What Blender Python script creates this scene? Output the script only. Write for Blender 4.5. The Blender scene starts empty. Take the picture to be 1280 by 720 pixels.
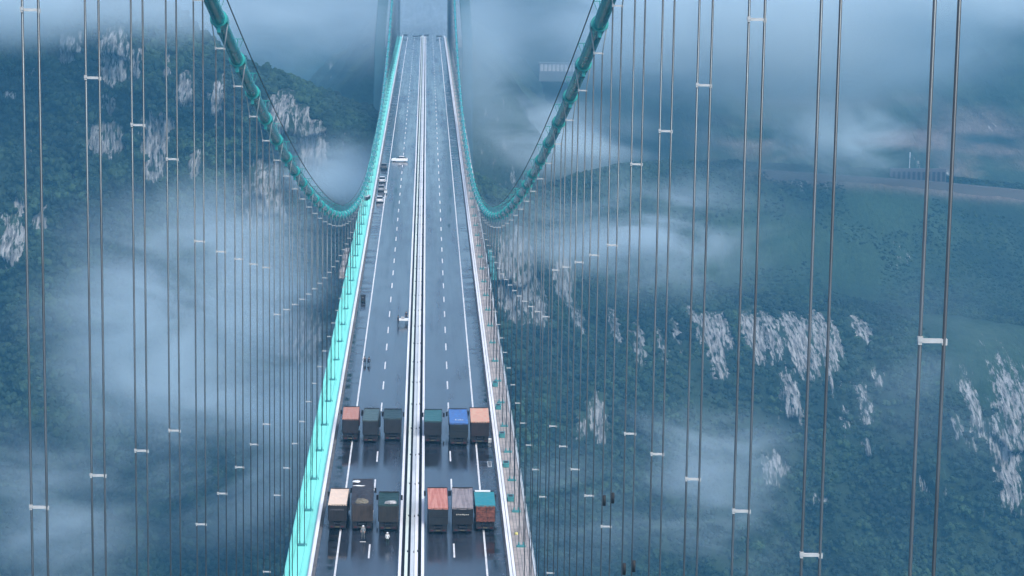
import bpy, bmesh, math, random
import numpy as np
from mathutils import Vector, Matrix

# ---- look settings
SKY_STRENGTH = 0.14
SUN_STRENGTH = 1.4
EXPOSURE = 0.88
HAZE_COLOR = (.195, .625, .955)
HAZE_DENSITY = 0.00023
MIST_COLOR = (.85, .955, 1.0)
MIST = True
MISTS = [(0,1500,4,100,134,56,0.01344,0.26),
 (213,1480,-1,212,112,73,0.168,0.3),
 (340,1450,26,134,100,40,0.126,0.36),
 (77,1430,-69,89,100,33,0.21,0.42),
 (-109,1010,-109,80,73,85,0.1428,0.46),
 (-85,980,-144,89,67,71,0.168,0.47),
 (-152,959,-177,67,56,56,0.105,0.48),
 (-65,1040,-125,56,56,67,0.147,0.44),
 (-95,1100,-84,78,44,44,0.126,0.44),
 (-40,1130,-59,51,44,31,0.189,0.42),
 (123,1000,-179,67,56,67,0.126,0.5),
 (108,1170,-88,112,67,49,0.147,0.47),
 (-202,1180,21,78,67,33,0.168,0.36),
 (-83,1390,4,123,56,51,0.084,0.3),
 (253,1440,-66,123,67,40,0.126,0.46),
 (33,1330,-17,47,26,84,0.0924,0.34),
 (-26,1320,8,33,28,44,0.042,0.36),
 (-127,1170,18,78,56,26,0.0924,0.42),
 (68,960,-176,56,44,44,0.084,0.5),
 (245,1090,-144,67,44,67,0.0336,0.46)]
random.seed(5)
scene = bpy.context.scene
COL = scene.collection
R = math.radians

# ================================================================ camera
CX, CY, CZ = 1.0931, 0.0, 76.569
cam_data = bpy.data.cameras.new('camera')
cam = bpy.data.objects.new('camera', cam_data); COL.objects.link(cam)
cam_data.sensor_width = 36.0
cam_data.lens = 83.868
cam_data.clip_start = 0.5
cam_data.clip_end = 30000
rx, up, fw = Vector((.99926778, -.03521071, .01497034)), Vector((-.00900476, .16384891, .98644435)), Vector((.03718628, .98585686, -.16341187))
cam.matrix_world = Matrix(((rx.x, up.x, -fw.x, CX), (rx.y, up.y, -fw.y, CY), (rx.z, up.z, -fw.z, CZ), (0, 0, 0, 1)))
scene.camera = cam

# ================================================================ world, sun, exposure
SUN_EL, SUN_AZ = R(52), R(150)
world = bpy.data.worlds.new('World'); scene.world = world
world.use_nodes = True
wn = world.node_tree; wn.nodes.clear()
sky = wn.nodes.new('ShaderNodeTexSky'); sky.sky_type = 'NISHITA'; sky.sun_disc = False
sky.sun_elevation = SUN_EL; sky.sun_rotation = SUN_AZ
sky.air_density = 1.0; sky.dust_density = 3.0; sky.ozone_density = 1.5
bg = wn.nodes.new('ShaderNodeBackground'); bg.inputs['Strength'].default_value = SKY_STRENGTH
wo = wn.nodes.new('ShaderNodeOutputWorld')
wn.links.new(sky.outputs[0], bg.inputs[0]); wn.links.new(bg.outputs[0], wo.inputs[0])
sd = bpy.data.lights.new('sun', 'SUN'); sd.energy = SUN_STRENGTH; sd.angle = R(16); sd.color = (1.0, .985, .95)
sun = bpy.data.objects.new('sun', sd); COL.objects.link(sun)
to_sun = Vector((math.sin(SUN_AZ)*math.cos(SUN_EL), math.cos(SUN_AZ)*math.cos(SUN_EL), math.sin(SUN_EL)))
sun.rotation_euler = to_sun.to_track_quat('Z', 'Y').to_euler()
scene.view_settings.view_transform = 'Standard'
scene.view_settings.look = 'None'
scene.view_settings.gamma = 1.0
scene.view_settings.use_curve_mapping = False
scene.view_settings.exposure = EXPOSURE
cy = scene.cycles
cy.use_denoising = True
cy.max_bounces = 6; cy.diffuse_bounces = 2; cy.glossy_bounces = 2; cy.volume_bounces = 3; cy.transparent_max_bounces = 8
cy.use_adaptive_sampling = True; cy.adaptive_threshold = 0.02
cy.volume_step_rate = 1.0; cy.volume_max_steps = 128

# ---------------------------------------------------------------- noise and terrain functions (numpy)
_rng = np.random.RandomState(7)
_LAT = _rng.rand(256, 256)
def vnoise(x, y):
    xi = np.floor(x).astype(int); yi = np.floor(y).astype(int)
    fx = x - xi; fy = y - yi
    fx = fx*fx*fx*(fx*(fx*6-15)+10); fy = fy*fy*fy*(fy*(fy*6-15)+10)
    a = _LAT[yi & 255, xi & 255]; b = _LAT[yi & 255, (xi+1) & 255]
    c = _LAT[(yi+1) & 255, xi & 255]; d = _LAT[(yi+1) & 255, (xi+1) & 255]
    return (a*(1-fx)+b*fx)*(1-fy)+(c*(1-fx)+d*fx)*fy
def fbm(x, y, oct=5, gain=.5):
    s = 0*x; a = 1.; t = 0.
    for k in range(oct):
        s = s + a*vnoise(x*2**k+17.3*k, y*2**k+5.1*k); t += a; a *= gain
    return s/t*2-1
def ridged(x, y, oct=4):
    s = 0*x; a = 1.; t = 0.
    for k in range(oct):
        s = s + a*(1-abs(2*vnoise(x*2**k+31.7*k, y*2**k+9.2*k)-1)); t += a; a *= .5
    return s/t
def cspline(P, n):
    """Catmull-Rom resampling of an (m,k,3) array along its first axis to n rows."""
    P = np.asarray(P, float); m = len(P)
    t = np.linspace(0, m-1, n); i = np.minimum(t.astype(int), m-2); f = (t-i)[(...,)+(None,)*(P.ndim-1)]
    Q = np.concatenate([2*P[:1]-P[1:2], P, 2*P[-1:]-P[-2:-1]])
    a, b, c, d = Q[i], Q[i+1], Q[i+2], Q[i+3]
    return .5*((2*b)+(c-a)*f+(2*a-5*b+4*c-d)*f*f+(3*b-a-3*c+d)*f**3)
def sheet(contours, nv, nu):
    G = np.array(contours, float)                       # rows, columns, xyz
    G = cspline(G, nv)
    G = cspline(np.swapaxes(G, 0, 1), nu)
    return np.swapaxes(G, 0, 1)

# ================================================================ helpers
def tag(o, label=None, cat=None, group=None, kind=None):
    if label: o['label'] = label
    if cat: o['category'] = cat
    if group: o['group'] = group
    if kind: o['kind'] = kind
    return o

def link(name, me, parent=None, loc=None):
    o = bpy.data.objects.new(name, me); COL.objects.link(o)
    if parent is not None: o.parent = parent
    if loc is not None: o.location = loc
    return o

def empty(name, loc=(0, 0, 0), rz=0.0):
    o = bpy.data.objects.new(name, None); COL.objects.link(o)
    o.location = loc; o.rotation_euler = (0, 0, rz); o.empty_display_size = .3
    return o

class MB:
    """collects shapes into one mesh"""
    def __init__(s): s.v = []; s.f = []
    def add(s, vs, fs):
        n = len(s.v); s.v += [tuple(p) for p in vs]; s.f += [tuple(i+n for i in f) for f in fs]; return s
    def box(s, x0, x1, y0, y1, z0, z1):
        return s.add([(x0,y0,z0),(x1,y0,z0),(x1,y1,z0),(x0,y1,z0),(x0,y0,z1),(x1,y0,z1),(x1,y1,z1),(x0,y1,z1)],
                     [(0,3,2,1),(4,5,6,7),(0,1,5,4),(1,2,6,5),(2,3,7,6),(3,0,4,7)])
    def cbox(s, c, d): return s.box(c[0]-d[0]/2, c[0]+d[0]/2, c[1]-d[1]/2, c[1]+d[1]/2, c[2]-d[2]/2, c[2]+d[2]/2)
    def tube(s, pts, rad, n=8, caps=True):
        pts = [Vector(p) for p in pts]; rads = rad if hasattr(rad, '__len__') else [rad]*len(pts)
        vs = []; ref = None
        for i, p in enumerate(pts):
            t = (pts[min(i+1, len(pts)-1)]-pts[max(i-1, 0)]).normalized()
            if ref is None: ref = Vector((0, 0, 1)) if abs(t.z) < .9 else Vector((1, 0, 0))
            a = t.cross(ref).normalized(); b = a.cross(t).normalized(); ref = b
            for k in range(n):
                w = 2*math.pi*k/n
                vs.append(p+(a*math.cos(w)+b*math.sin(w))*rads[i])
        fs = []
        for i in range(len(pts)-1):
            for k in range(n):
                k2 = (k+1) % n
                fs.append((i*n+k, i*n+k2, (i+1)*n+k2, (i+1)*n+k))
        if caps: fs += [tuple(range(n))[::-1], tuple((len(pts)-1)*n+k for k in range(n))]
        return s.add(vs, fs)
    def mesh(s, name, mat=None, smooth=False):
        me = bpy.data.meshes.new(name); me.from_pydata(s.v, [], s.f)
        bm = bmesh.new(); bm.from_mesh(me); bmesh.ops.recalc_face_normals(bm, faces=bm.faces); bm.to_mesh(me); bm.free()
        if mat: me.materials.append(mat)
        if smooth: me.polygons.foreach_set('use_smooth', [True]*len(me.polygons))
        return me
    def obj(s, name, mat=None, parent=None, smooth=False, loc=None):
        return link(name, s.mesh(name, mat, smooth), parent, loc)

def bevel(me, w=.02, seg=1):
    bm = bmesh.new(); bm.from_mesh(me)
    bmesh.ops.bevel(bm, geom=bm.edges[:], offset=w, segments=seg, affect='EDGES', profile=.6)
    bm.to_mesh(me); bm.free(); return me

# ---------------------------------------------------------------- materials
def mat_new(name):
    m = bpy.data.materials.new(name); m.use_nodes = True
    nt = m.node_tree; nt.nodes.clear()
    out = nt.nodes.new('ShaderNodeOutputMaterial'); b = nt.nodes.new('ShaderNodeBsdfPrincipled')
    nt.links.new(b.outputs[0], out.inputs['Surface'])
    return m, nt, b
def N(nt, t, **kw):
    n = nt.nodes.new(t)
    for k, v in kw.items(): setattr(n, k, v)
    return n
def paint(name, c, rough=.45, metal=0., var=.12, scale=2.0, dirt=.25, stretch=(1, 1, 1), coords='Object'):
    """painted or bare surface with uneven weathering"""
    m, nt, b = mat_new(name)
    tc = N(nt, 'ShaderNodeTexCoord'); mp = N(nt, 'ShaderNodeMapping'); mp.inputs['Scale'].default_value = stretch
    nt.links.new(tc.outputs[coords], mp.inputs[0])
    n1 = N(nt, 'ShaderNodeTexNoise'); n1.inputs['Scale'].default_value = scale; n1.inputs['Detail'].default_value = 6
    n1.inputs['Roughness'].default_value = .65
    nt.links.new(mp.outputs[0], n1.inputs['Vector'])
    r = N(nt, 'ShaderNodeValToRGB'); r.color_ramp.elements[0].position = .3; r.color_ramp.elements[1].position = .7
    lo = [max(0, x*(1-var-dirt)) for x in c]; hi = [min(1, x*(1+var)) for x in c]
    r.color_ramp.elements[0].color = (*lo, 1); r.color_ramp.elements[1].color = (*hi, 1)
    nt.links.new(n1.outputs['Fac'], r.inputs[0]); nt.links.new(r.outputs[0], b.inputs['Base Color'])
    mr = N(nt, 'ShaderNodeMapRange'); mr.inputs['To Min'].default_value = rough*.75; mr.inputs['To Max'].default_value = min(1, rough*1.3)
    nt.links.new(n1.outputs['Fac'], mr.inputs[0]); nt.links.new(mr.outputs[0], b.inputs['Roughness'])
    b.inputs['Metallic'].default_value = metal
    return m

M = {}
M['cable'] = paint('cable_teal_paint', (.010, .29, .28), .22, 0, .15, .6, .2, (1, .3, 1))
M['band'] = paint('band_teal_paint', (.014, .33, .32), .3, 0, .15, 1.2, .3)
M['turq'] = paint('turquoise_paint', (.24, .80, .71), .5, 0, .08, .5, .10, (1, .15, 1))
M['turq_dark'] = paint('turquoise_box_paint', (.045, .23, .24), .5, 0, .12, 1.5, .2)
M['rope'] = paint('galvanised_rope', (.090, .112, .125), .30, .5, .25, .5, .35, (1, 1, .2))
M['handrope'] = paint('dark_wire', (.06, .055, .065), .5, .3, .2, .5, .2)
M['clamp'] = paint('weathered_clamp', (.50, .52, .52), .5, 0, .1, 1.0, .3)
M['white'] = paint('white_metal_paint', (.78, .79, .78), .4, 0, .05, 1.0, .15)
M['rail'] = paint('white_rail_paint', (.78, .78, .80), .4, 0, .06, .4, .16, (1, .2, 1))
M['rail_cream'] = paint('cream_rail_paint', (.66, .74, .66), .45, 0, .06, .4, .16, (1, .2, 1))
M['pipe'] = paint('grey_conduit', (.58, .62, .64), .5, .1, .08, .4, .18, (1, .2, 1))
M['black'] = paint('black_rubber', (.012, .012, .013), .7, 0, .2, 5, .2)
M['darksteel'] = paint('dark_steel', (.035, .035, .04), .5, .3, .25, 2, .3)
M['concrete'] = paint('deck_concrete', (.13, .13, .14), .8, 0, .15, .7, .3)
M['median'] = paint('median_floor', (.025, .026, .035), .8, 0, .2, .7, .3)
M['pylon'] = paint('pylon_concrete', (.05, .12, .14), .75, 0, .1, .06, .2)
M['glass'] = paint('dark_glass', (.01, .013, .016), .08, 0, .1, 3, .1)
M['skin'] = paint('skin', (.42, .26, .19), .6, 0, .05, 8, .05)

def walkway_mat():
    m, nt, b = mat_new('taupe_plank_walkway')
    tc = N(nt, 'ShaderNodeTexCoord')
    n1 = N(nt, 'ShaderNodeTexNoise'); n1.inputs['Scale'].default_value = .5; n1.inputs['Detail'].default_value = 5
    nt.links.new(tc.outputs['Object'], n1.inputs['Vector'])
    br = N(nt, 'ShaderNodeTexBrick'); br.inputs['Scale'].default_value = 1.0
    br.inputs['Brick Width'].default_value = 3.2; br.inputs['Row Height'].default_value = .42; br.inputs['Mortar Size'].default_value = .035
    br.inputs['Color1'].default_value = (.42, .37, .345, 1); br.inputs['Color2'].default_value = (.31, .285, .275, 1); br.inputs['Mortar'].default_value = (.13, .14, .14, 1)
    sx = N(nt, 'ShaderNodeSeparateXYZ'); cb = N(nt, 'ShaderNodeCombineXYZ')
    nt.links.new(tc.outputs['Object'], sx.inputs[0]); nt.links.new(sx.outputs['Y'], cb.inputs['X']); nt.links.new(sx.outputs['X'], cb.inputs['Y'])
    nt.links.new(cb.outputs[0], br.inputs['Vector'])
    mx = N(nt, 'ShaderNodeMixRGB', blend_type='MULTIPLY'); mx.inputs[0].default_value = .6
    r = N(nt, 'ShaderNodeValToRGB'); r.color_ramp.elements[0].position = .35; r.color_ramp.elements[0].color = (.5, .5, .5, 1); r.color_ramp.elements[1].position = .65
    nt.links.new(n1.outputs['Fac'], r.inputs[0]); nt.links.new(br.outputs['Color'], mx.inputs[1]); nt.links.new(r.outputs[0], mx.inputs[2])
    nt.links.new(mx.outputs[0], b.inputs['Base Color']); b.inputs['Roughness'].default_value = .75
    return m
M['walk'] = walkway_mat()

def asphalt_mat():
    m, nt, b = mat_new('damp_asphalt')
    tc = N(nt, 'ShaderNodeTexCoord')
    def noise(scale, st, det=5, ro=.6):
        mp = N(nt, 'ShaderNodeMapping'); mp.inputs['Scale'].default_value = st
        n = N(nt, 'ShaderNodeTexNoise'); n.inputs['Scale'].default_value = scale; n.inputs['Detail'].default_value = det; n.inputs['Roughness'].default_value = ro
        nt.links.new(tc.outputs['Object'], mp.inputs[0]); nt.links.new(mp.outputs[0], n.inputs['Vector']); return n
    a = noise(1.0, (.9, .012, 1)); c = noise(1.0, (.30, .010, 1)); d = noise(1.0, (.10, .32, 1), 4, .6); g = noise(9, (1, 1, 1), 4)
    def ramp(n, p0, c0, p1, c1):
        r = N(nt, 'ShaderNodeValToRGB'); r.color_ramp.elements[0].position = p0; r.color_ramp.elements[0].color = (c0,)*3+(1,)
        r.color_ramp.elements[1].position = p1; r.color_ramp.elements[1].color = (c1,)*3+(1,); nt.links.new(n.outputs['Fac'], r.inputs[0]); return r
    # base tone x long streaks x broad patches x grain
    base = N(nt, 'ShaderNodeRGB'); base.outputs[0].default_value = (.028, .036, .050, 1)
    def mul(x, y, f=1.):
        q = N(nt, 'ShaderNodeMixRGB', blend_type='MULTIPLY'); q.inputs[0].default_value = f
        nt.links.new(x, q.inputs[1]); nt.links.new(y, q.inputs[2]); return q.outputs[0]
    o = mul(base.outputs[0], ramp(a, .32, .5, .68, 1.45).outputs[0]); o = mul(o, ramp(c, .35, .8, .65, 1.12).outputs[0]); o = mul(o, ramp(g, .3, .8, .7, 1.15).outputs[0])
    b.inputs['Specular IOR Level'].default_value = .5
    # thin transverse construction joints and irregular damp stains
    s0 = N(nt, 'ShaderNodeSeparateXYZ'); nt.links.new(tc.outputs['Object'], s0.inputs[0])
    jn = N(nt, 'ShaderNodeMath', operation='PINGPONG'); jn.inputs[1].default_value = 24.0; nt.links.new(s0.outputs['Y'], jn.inputs[0])
    jr = N(nt, 'ShaderNodeMapRange'); jr.inputs['From Min'].default_value = .10; jr.inputs['From Max'].default_value = .22; jr.inputs['To Min'].default_value = 1.9; jr.inputs['To Max'].default_value = 1.0; nt.links.new(jn.outputs[0], jr.inputs[0])
    jc = N(nt, 'ShaderNodeCombineXYZ'); [nt.links.new(jr.outputs[0], jc.inputs[k_]) for k_ in range(3)]
    o = mul(o, jc.outputs[0])
    st_ = noise(1.0, (.35, .06, 1), 5, .65); o = mul(o, ramp(st_, .40, .62, .52, 1.05).outputs[0])
    # transverse scuffs on the two shoulders
    sx = N(nt, 'ShaderNodeSeparateXYZ'); nt.links.new(tc.outputs['Object'], sx.inputs[0])
    ab = N(nt, 'ShaderNodeMath', operation='ABSOLUTE'); nt.links.new(sx.outputs['X'], ab.inputs[0])
    sh = N(nt, 'ShaderNodeMapRange'); sh.inputs['From Min'].default_value = 8.6; sh.inputs['From Max'].default_value = 9.3; nt.links.new(ab.outputs[0], sh.inputs[0])
    tr = ramp(d, .42, .38, .56, 1.35)
    q = N(nt, 'ShaderNodeMixRGB', blend_type='MULTIPLY'); nt.links.new(sh.outputs[0], q.inputs[0]); nt.links.new(o, q.inputs[1]); nt.links.new(tr.outputs[0], q.inputs[2])
    nt.links.new(q.outputs[0], b.inputs['Base Color'])
    mr = N(nt, 'ShaderNodeMapRange'); mr.inputs['From Min'].default_value = .35; mr.inputs['From Max'].default_value = .65
    mr.inputs['From Min'].default_value = .42; mr.inputs['From Max'].default_value = .62; mr.inputs['To Min'].default_value = .07; mr.inputs['To Max'].default_value = .32
    rs = N(nt, 'ShaderNodeMath', operation='ADD'); rs2 = N(nt, 'ShaderNodeMath', operation='MULTIPLY_ADD'); rs2.inputs[1].default_value = .34
    dm = N(nt, 'ShaderNodeMath', operation='SUBTRACT'); dm.inputs[1].default_value = .5; nt.links.new(d.outputs['Fac'], dm.inputs[0])
    av = N(nt, 'ShaderNodeMath', operation='MULTIPLY'); nt.links.new(dm.outputs[0], av.inputs[0]); nt.links.new(sh.outputs[0], av.inputs[1])
    nt.links.new(st_.outputs['Fac'], rs2.inputs[0]); m3 = N(nt, 'ShaderNodeMath', operation='MULTIPLY'); m3.inputs[1].default_value = .33; nt.links.new(c.outputs['Fac'], m3.inputs[0]); nt.links.new(m3.outputs[0], rs2.inputs[2])
    a3 = N(nt, 'ShaderNodeMath', operation='MULTIPLY'); a3.inputs[1].default_value = .33; nt.links.new(a.outputs['Fac'], a3.inputs[0]); nt.links.new(rs2.outputs[0], rs.inputs[0]); nt.links.new(a3.outputs[0], rs.inputs[1])
    r4 = N(nt, 'ShaderNodeMath', operation='MULTIPLY_ADD'); r4.inputs[1].default_value = .9; nt.links.new(av.outputs[0], r4.inputs[0]); nt.links.new(rs.outputs[0], r4.inputs[2])
    nt.links.new(r4.outputs[0], mr.inputs[0]); nt.links.new(mr.outputs[0], b.inputs['Roughness'])
    bp = N(nt, 'ShaderNodeBump'); bp.inputs['Strength'].default_value = .12; bp.inputs['Distance'].default_value = .01
    nt.links.new(g.outputs['Fac'], bp.inputs['Height']); nt.links.new(bp.outputs[0], b.inputs['Normal'])
    return m
M['asphalt'] = asphalt_mat()
M['line'] = paint('road_line_paint', (.74, .75, .76), .55, 0, .06, 1.2, .3)

# ================================================================ bridge geometry
D, S, C0, MID = 681.85, 122.17, 3.263, 710.0
HW = 13.185                       # half distance between the two main cables
PITCH, Y0 = 15.962, 55.312        # hanger spacing and first station
def dz(Y): return -4.327*((Y-D)/700.0)**2
def cz(Y): return C0+S*((Y-D)/MID)**2
def slope(Y): return 2*S*(Y-D)/MID**2
Y_END = 1341.0

def run(name, x0, x1, z0, z1, ya, yb, mat, parent=None, step=12.0):
    """a long bar of box section that follows the deck's curve"""
    n = max(1, int(math.ceil((yb-ya)/step))); vs = []; fs = []
    for i in range(n+1):
        Y = ya+(yb-ya)*i/n; z = dz(Y)
        vs += [(x0, Y, z+z0), (x1, Y, z+z0), (x1, Y, z+z1), (x0, Y, z+z1)]
    for i in range(n):
        a = i*4
        for k in range(4):
            k2 = (k+1) % 4; fs.append((a+k, a+k2, a+4+k2, a+4+k))
    fs += [(0, 1, 2, 3), (n*4+3, n*4+2, n*4+1, n*4)]
    m = MB(); m.add(vs, fs)
    return m.obj(name, mat, parent)

def run_tube(name, x, z, r, ya, yb, mat, parent=None, n=8, step=12.0):
    k = max(1, int((yb-ya)/step)); m = MB()
    m.tube([(x, ya+(yb-ya)*i/k, dz(ya+(yb-ya)*i/k)+z) for i in range(k+1)], r, n)
    return m.obj(name, mat, parent, smooth=True)

def sheet_run(name, x0, x1, zo, ya, yb, mat, parent=None, step=12.0):
    n = int(math.ceil((yb-ya)/step)); m = MB(); vs = []; fs = []
    for i in range(n+1):
        Y = ya+(yb-ya)*i/n; vs += [(x0, Y, dz(Y)+zo), (x1, Y, dz(Y)+zo)]
    fs = [(2*i, 2*i+1, 2*i+3, 2*i+2) for i in range(n)]
    m.add(vs, fs); return m.obj(name, mat, parent)

YA = -30.0
# ---- road (setting)
for s, nm in ((-1, 'left'), (1, 'right')):
    x0, x1 = sorted((s*1.5, s*11.1))
    o = sheet_run('road', x0, x1, 0.0, YA, Y_END, M['asphalt']); tag(o, kind='structure')
    xs = s*8.83
    e = sheet_run('edge_line', xs-.11, xs+.11, .006, YA, Y_END, M['line'], o)
    m = MB(); k = 0; Y = 246.0-12*16
    xd = s*5.08
    ph = 0.0 if s > 0 else -.5
    while Y < Y_END-10:
        a, b_ = Y+ph, Y+ph+6.0
        m.add([(xd-.10, a, dz(a)+.006), (xd+.10, a, dz(a)+.006), (xd+.10, b_, dz(b_)+.006), (xd-.10, b_, dz(b_)+.006)], [(0, 1, 2, 3)])
        Y += 15.75
    m.obj('dashed_line', M['line'], o)

# ---- deck girder as one thing
deck = empty('bridge_deck', (0, 0, 0))
tag(deck, 'long steel bridge deck carrying the wet four-lane road through the mist', 'bridge deck')
run('deck_slab', -14.2, 14.2, -.9, -.012, YA, Y_END, M['concrete'], deck)
w1 = run('walkway', -14.45, -11.95, -.008, .16, YA, Y_END, M['turq'], deck); w1['label'] = 'bright turquoise painted left walkway'
w2 = run('walkway', 11.95, 14.3, -.008, .16, YA, Y_END, M['walk'], deck); w2['label'] = 'greyish brown planked right walkway'
run('edge_beam', 14.3, 14.44, -.9, .24, YA, Y_END, M['pipe'], deck)
run('edge_beam', -14.7, -14.45, -.9, .26, YA, Y_END, M['turq'], deck)
for x in (-14.1, -13.85, -12.75): run_tube('service_pipe', x, .26, .07, YA, Y_END, M['turq'], deck)
run('kerb', -11.95, -11.1, -.008, .12, YA, Y_END, M['concrete'], deck)
run('kerb', 11.1, 11.95, -.008, .12, YA, Y_END, M['concrete'], deck)
run('median_floor', -1.5, 1.5, -.008, .10, YA, Y_END, M['median'], deck)
for s in (-1, 1):                                       # side truss under the deck
    m = MB(); Y = YA; x = s*13.4
    while Y < Y_END-16:
        a, b_, c = Y, Y+PITCH/2, Y+PITCH
        za, zb, zc = dz(a), dz(b_), dz(c)
        m.tube([(x, a, za-1.0), (x, c, zc-1.0)], .45, 4); m.tube([(x, a, za-8.0), (x, c, zc-8.0)], .45, 4)
        m.tube([(x, a, za-1.0), (x, b_, zb-8.0)], .28, 4); m.tube([(x, b_, zb-8.0), (x, c, zc-1.0)], .28, 4)
        Y += PITCH
    m.obj('truss', M['turq_dark'], deck)
cbm = MB(); m = cbm; m.tube([(-13.4, 0, -8), (13.4, 0, -8)], .3, 4); m.tube([(-13.4, 0, -8), (0, 0, -1)], .22, 4); m.tube([(13.4, 0, -8), (0, 0, -1)], .22, 4)
cbm = cbm.mesh('cross_bracing', M['turq_dark']); Y = YA
while Y < Y_END:
    link('cross_bracing', cbm, deck, (0, Y, dz(Y))); Y += PITCH
while False:
    z = dz(Y); m.tube([(-13.4, Y, z-8), (13.4, Y, z-8)], .3, 4); m.tube([(-13.4, Y, z-8), (0, Y, z-1)], .22, 4); m.tube([(13.4, Y, z-8), (0, Y, z-1)], .22, 4)
    Y += PITCH
# expansion joints: dark transverse plates at the far end
m = MB(); m.box(-11.0, 11.0, Y_END-9, Y_END-7.6, dz(Y_END)-.3, dz(Y_END)+.02); m.obj('expansion_joint', M['darksteel'], deck)

def posts(thing, me, locs, rest_name='post'):
    """up to 100 posts as parts, the rest as one part of kind stuff"""
    first = locs[:100]
    for p in first: link('post', me, thing, p)
    if len(locs) > 100:
        vs = np.empty(len(me.vertices)*3); me.vertices.foreach_get('co', vs); vs = vs.reshape(-1, 3).tolist()
        fs = [tuple(p.vertices) for p in me.polygons]; mb = MB()
        for p in locs[100:]: mb.add([(a+p[0], b_+p[1], c+p[2]) for a, b_, c in vs], fs)
        o = mb.obj('post', me.materials[0], thing); o['kind'] = 'stuff'

# ---- guardrails
def guardrail(name, label, rails, px, y0, pitch, mat, group, ph=.95):
    t = tag(empty(name, (0, 0, 0)), label, 'guardrail', group)
    for (x0, x1, z0, z1, mt) in rails:
        r_ = run('rail', x0, x1, z0, z1, y0, Y_END, mt, t)
    pm = MB().box(-.07, .07, -.07, .07, .0, ph).box(-.16, .16, -.12, .12, -.0, .03).mesh('post', M['darksteel'])
    L = []; Y = 246.0
    while Y < Y_END: L.append((px, Y, dz(Y)+.12)); Y += pitch
    posts(t, pm, L); return t
g = 'guardrails lining the carriageways'
guardrail('guardrail', 'white guardrail along the bright turquoise left walkway', [(-11.72, -11.36, .98, 1.12, M['rail']), (-11.86, -11.72, .62, .80, M['rail']), (-11.72, -11.5, .35, .5, M['rail'])], -11.55, 150, 4.0, M['rail'], g)
guardrail('guardrail', 'white guardrail along the brown planked right walkway', [(11.30, 11.62, .98, 1.12, M['rail']), (11.74, 12.04, .72, .86, M['rail']), (11.5, 11.72, .35, .5, M['rail'])], 11.55, 150, 4.0, M['rail'], g)
guardrail('guardrail', 'white median guardrail bordering the left carriageway', [(-1.50, -1.18, .98, 1.12, M['rail']), (-1.42, -1.28, .45, .62, M['rail'])], -1.34, 150, 4.0, M['rail'], g)
guardrail('guardrail', 'white median guardrail bordering the right carriageway', [(1.14, 1.48, .98, 1.12, M['rail']), (1.24, 1.38, .45, .62, M['rail'])], 1.3, 150, 4.0, M['rail'], g)
# median conduits on low supports
for x0, x1, z, mt, lab in ((-.80, -.44, .86, M['rail_cream'], 'pale cream cable duct in the median beside the left median guardrail'),
                           (-.14, .30, .80, M['pipe'], 'grey white cable duct running down the middle of the median'),
                           (.34, .74, .90, M['rail'], 'white cable duct in the median beside the right median guardrail')):
    t = tag(empty('cable_duct', (0, 0, 0)), lab, 'cable duct', 'ducts in the median')
    run('duct', x0, x1, z-.16, z, 150, Y_END, mt, t)
    sup = MB().box(-.06, .06, -.05, .05, 0, z-.16).mesh('support', M['darksteel'])
    L = []; Y = 247.0
    while Y < Y_END: L.append(((x0+x1)/2, Y, dz(Y)+.1)); Y += 8.0
    for p in L[:100]: link('support', sup, t, p)
    if len(L) > 100:
        mb = MB()
        for p in L[100:]: mb.box(p[0]-.06, p[0]+.06, p[1]-.05, p[1]+.05, p[2], p[2]+z-.16)
        mb.obj('support', M['darksteel'], t)['kind'] = 'stuff'
    bk = MB().cbox((0, 0, 0), (.34, .5, .14)).mesh('junction_box', M['black'])
    for k in range(28): link('junction_box', bk, t, (x1+.08, 258+16.0*k, dz(258+16.0*k)+z+.02))
# ---- walkway railings
for s, lab in ((-1, 'slim turquoise handrail on the outer edge of the left walkway'), (1, 'slim turquoise handrail on the outer edge of the right walkway')):
    t = tag(empty('walkway_railing', (0, 0, 0)), lab, 'railing', 'walkway railings')
    for z in ((.5, .85, 1.2) if s < 0 else (.7, 1.2)): run_tube('rail', s*14.40, z, .035 if s < 0 else .022, 150, Y_END, M['turq'] if s < 0 else M['pipe'], t, 6)
    pm = MB().box(-.03, .03, -.03, .03, 0, 1.2-.26).mesh('post', M['turq'] if s < 0 else M['pipe'])
    L = []; Y = 246.5
    while Y < Y_END: L.append((s*14.42, Y, dz(Y)+.26)); Y += 4.0
    posts(t, pm, L)

# ---- main cables
def band_mesh():
    m = MB()
    m.tube([(0, -.95, 0), (0, -.95, 0.001), (0, .75, 0), (0, .76, 0)], [.48, .515, .515, .48], 24)
    m.tube([(0, -1.02, 0), (0, -.92, 0)], .61, 24)
    for x in (-1, 1):
        m.box(x*.54-.06, x*.54+.06, -.9, .7, -.16, .16)
        for k in range(5): m.tube([(x*.56, -.75+.33*k, -.24), (x*.56, -.75+.33*k, .24)], .04, 6)
    m.box(-.12, .12, -.85, -.1, -.98, -.5)
    return m.mesh('cable_band', M['band'], False)
BAND = band_mesh()
POST = MB().tube([(0, 0, .5), (0, 0, 1.62)], .035, 6).tube([(-.42, 0, 1.62), (.42, 0, 1.62)], .03, 6).tube([(0, 0, .5), (-.42, 0, 1.62)], .022, 5).tube([(0, 0, .5), (.42, 0, 1.62)], .022, 5).mesh('rope_post', M['band'])
NST = 79
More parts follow.
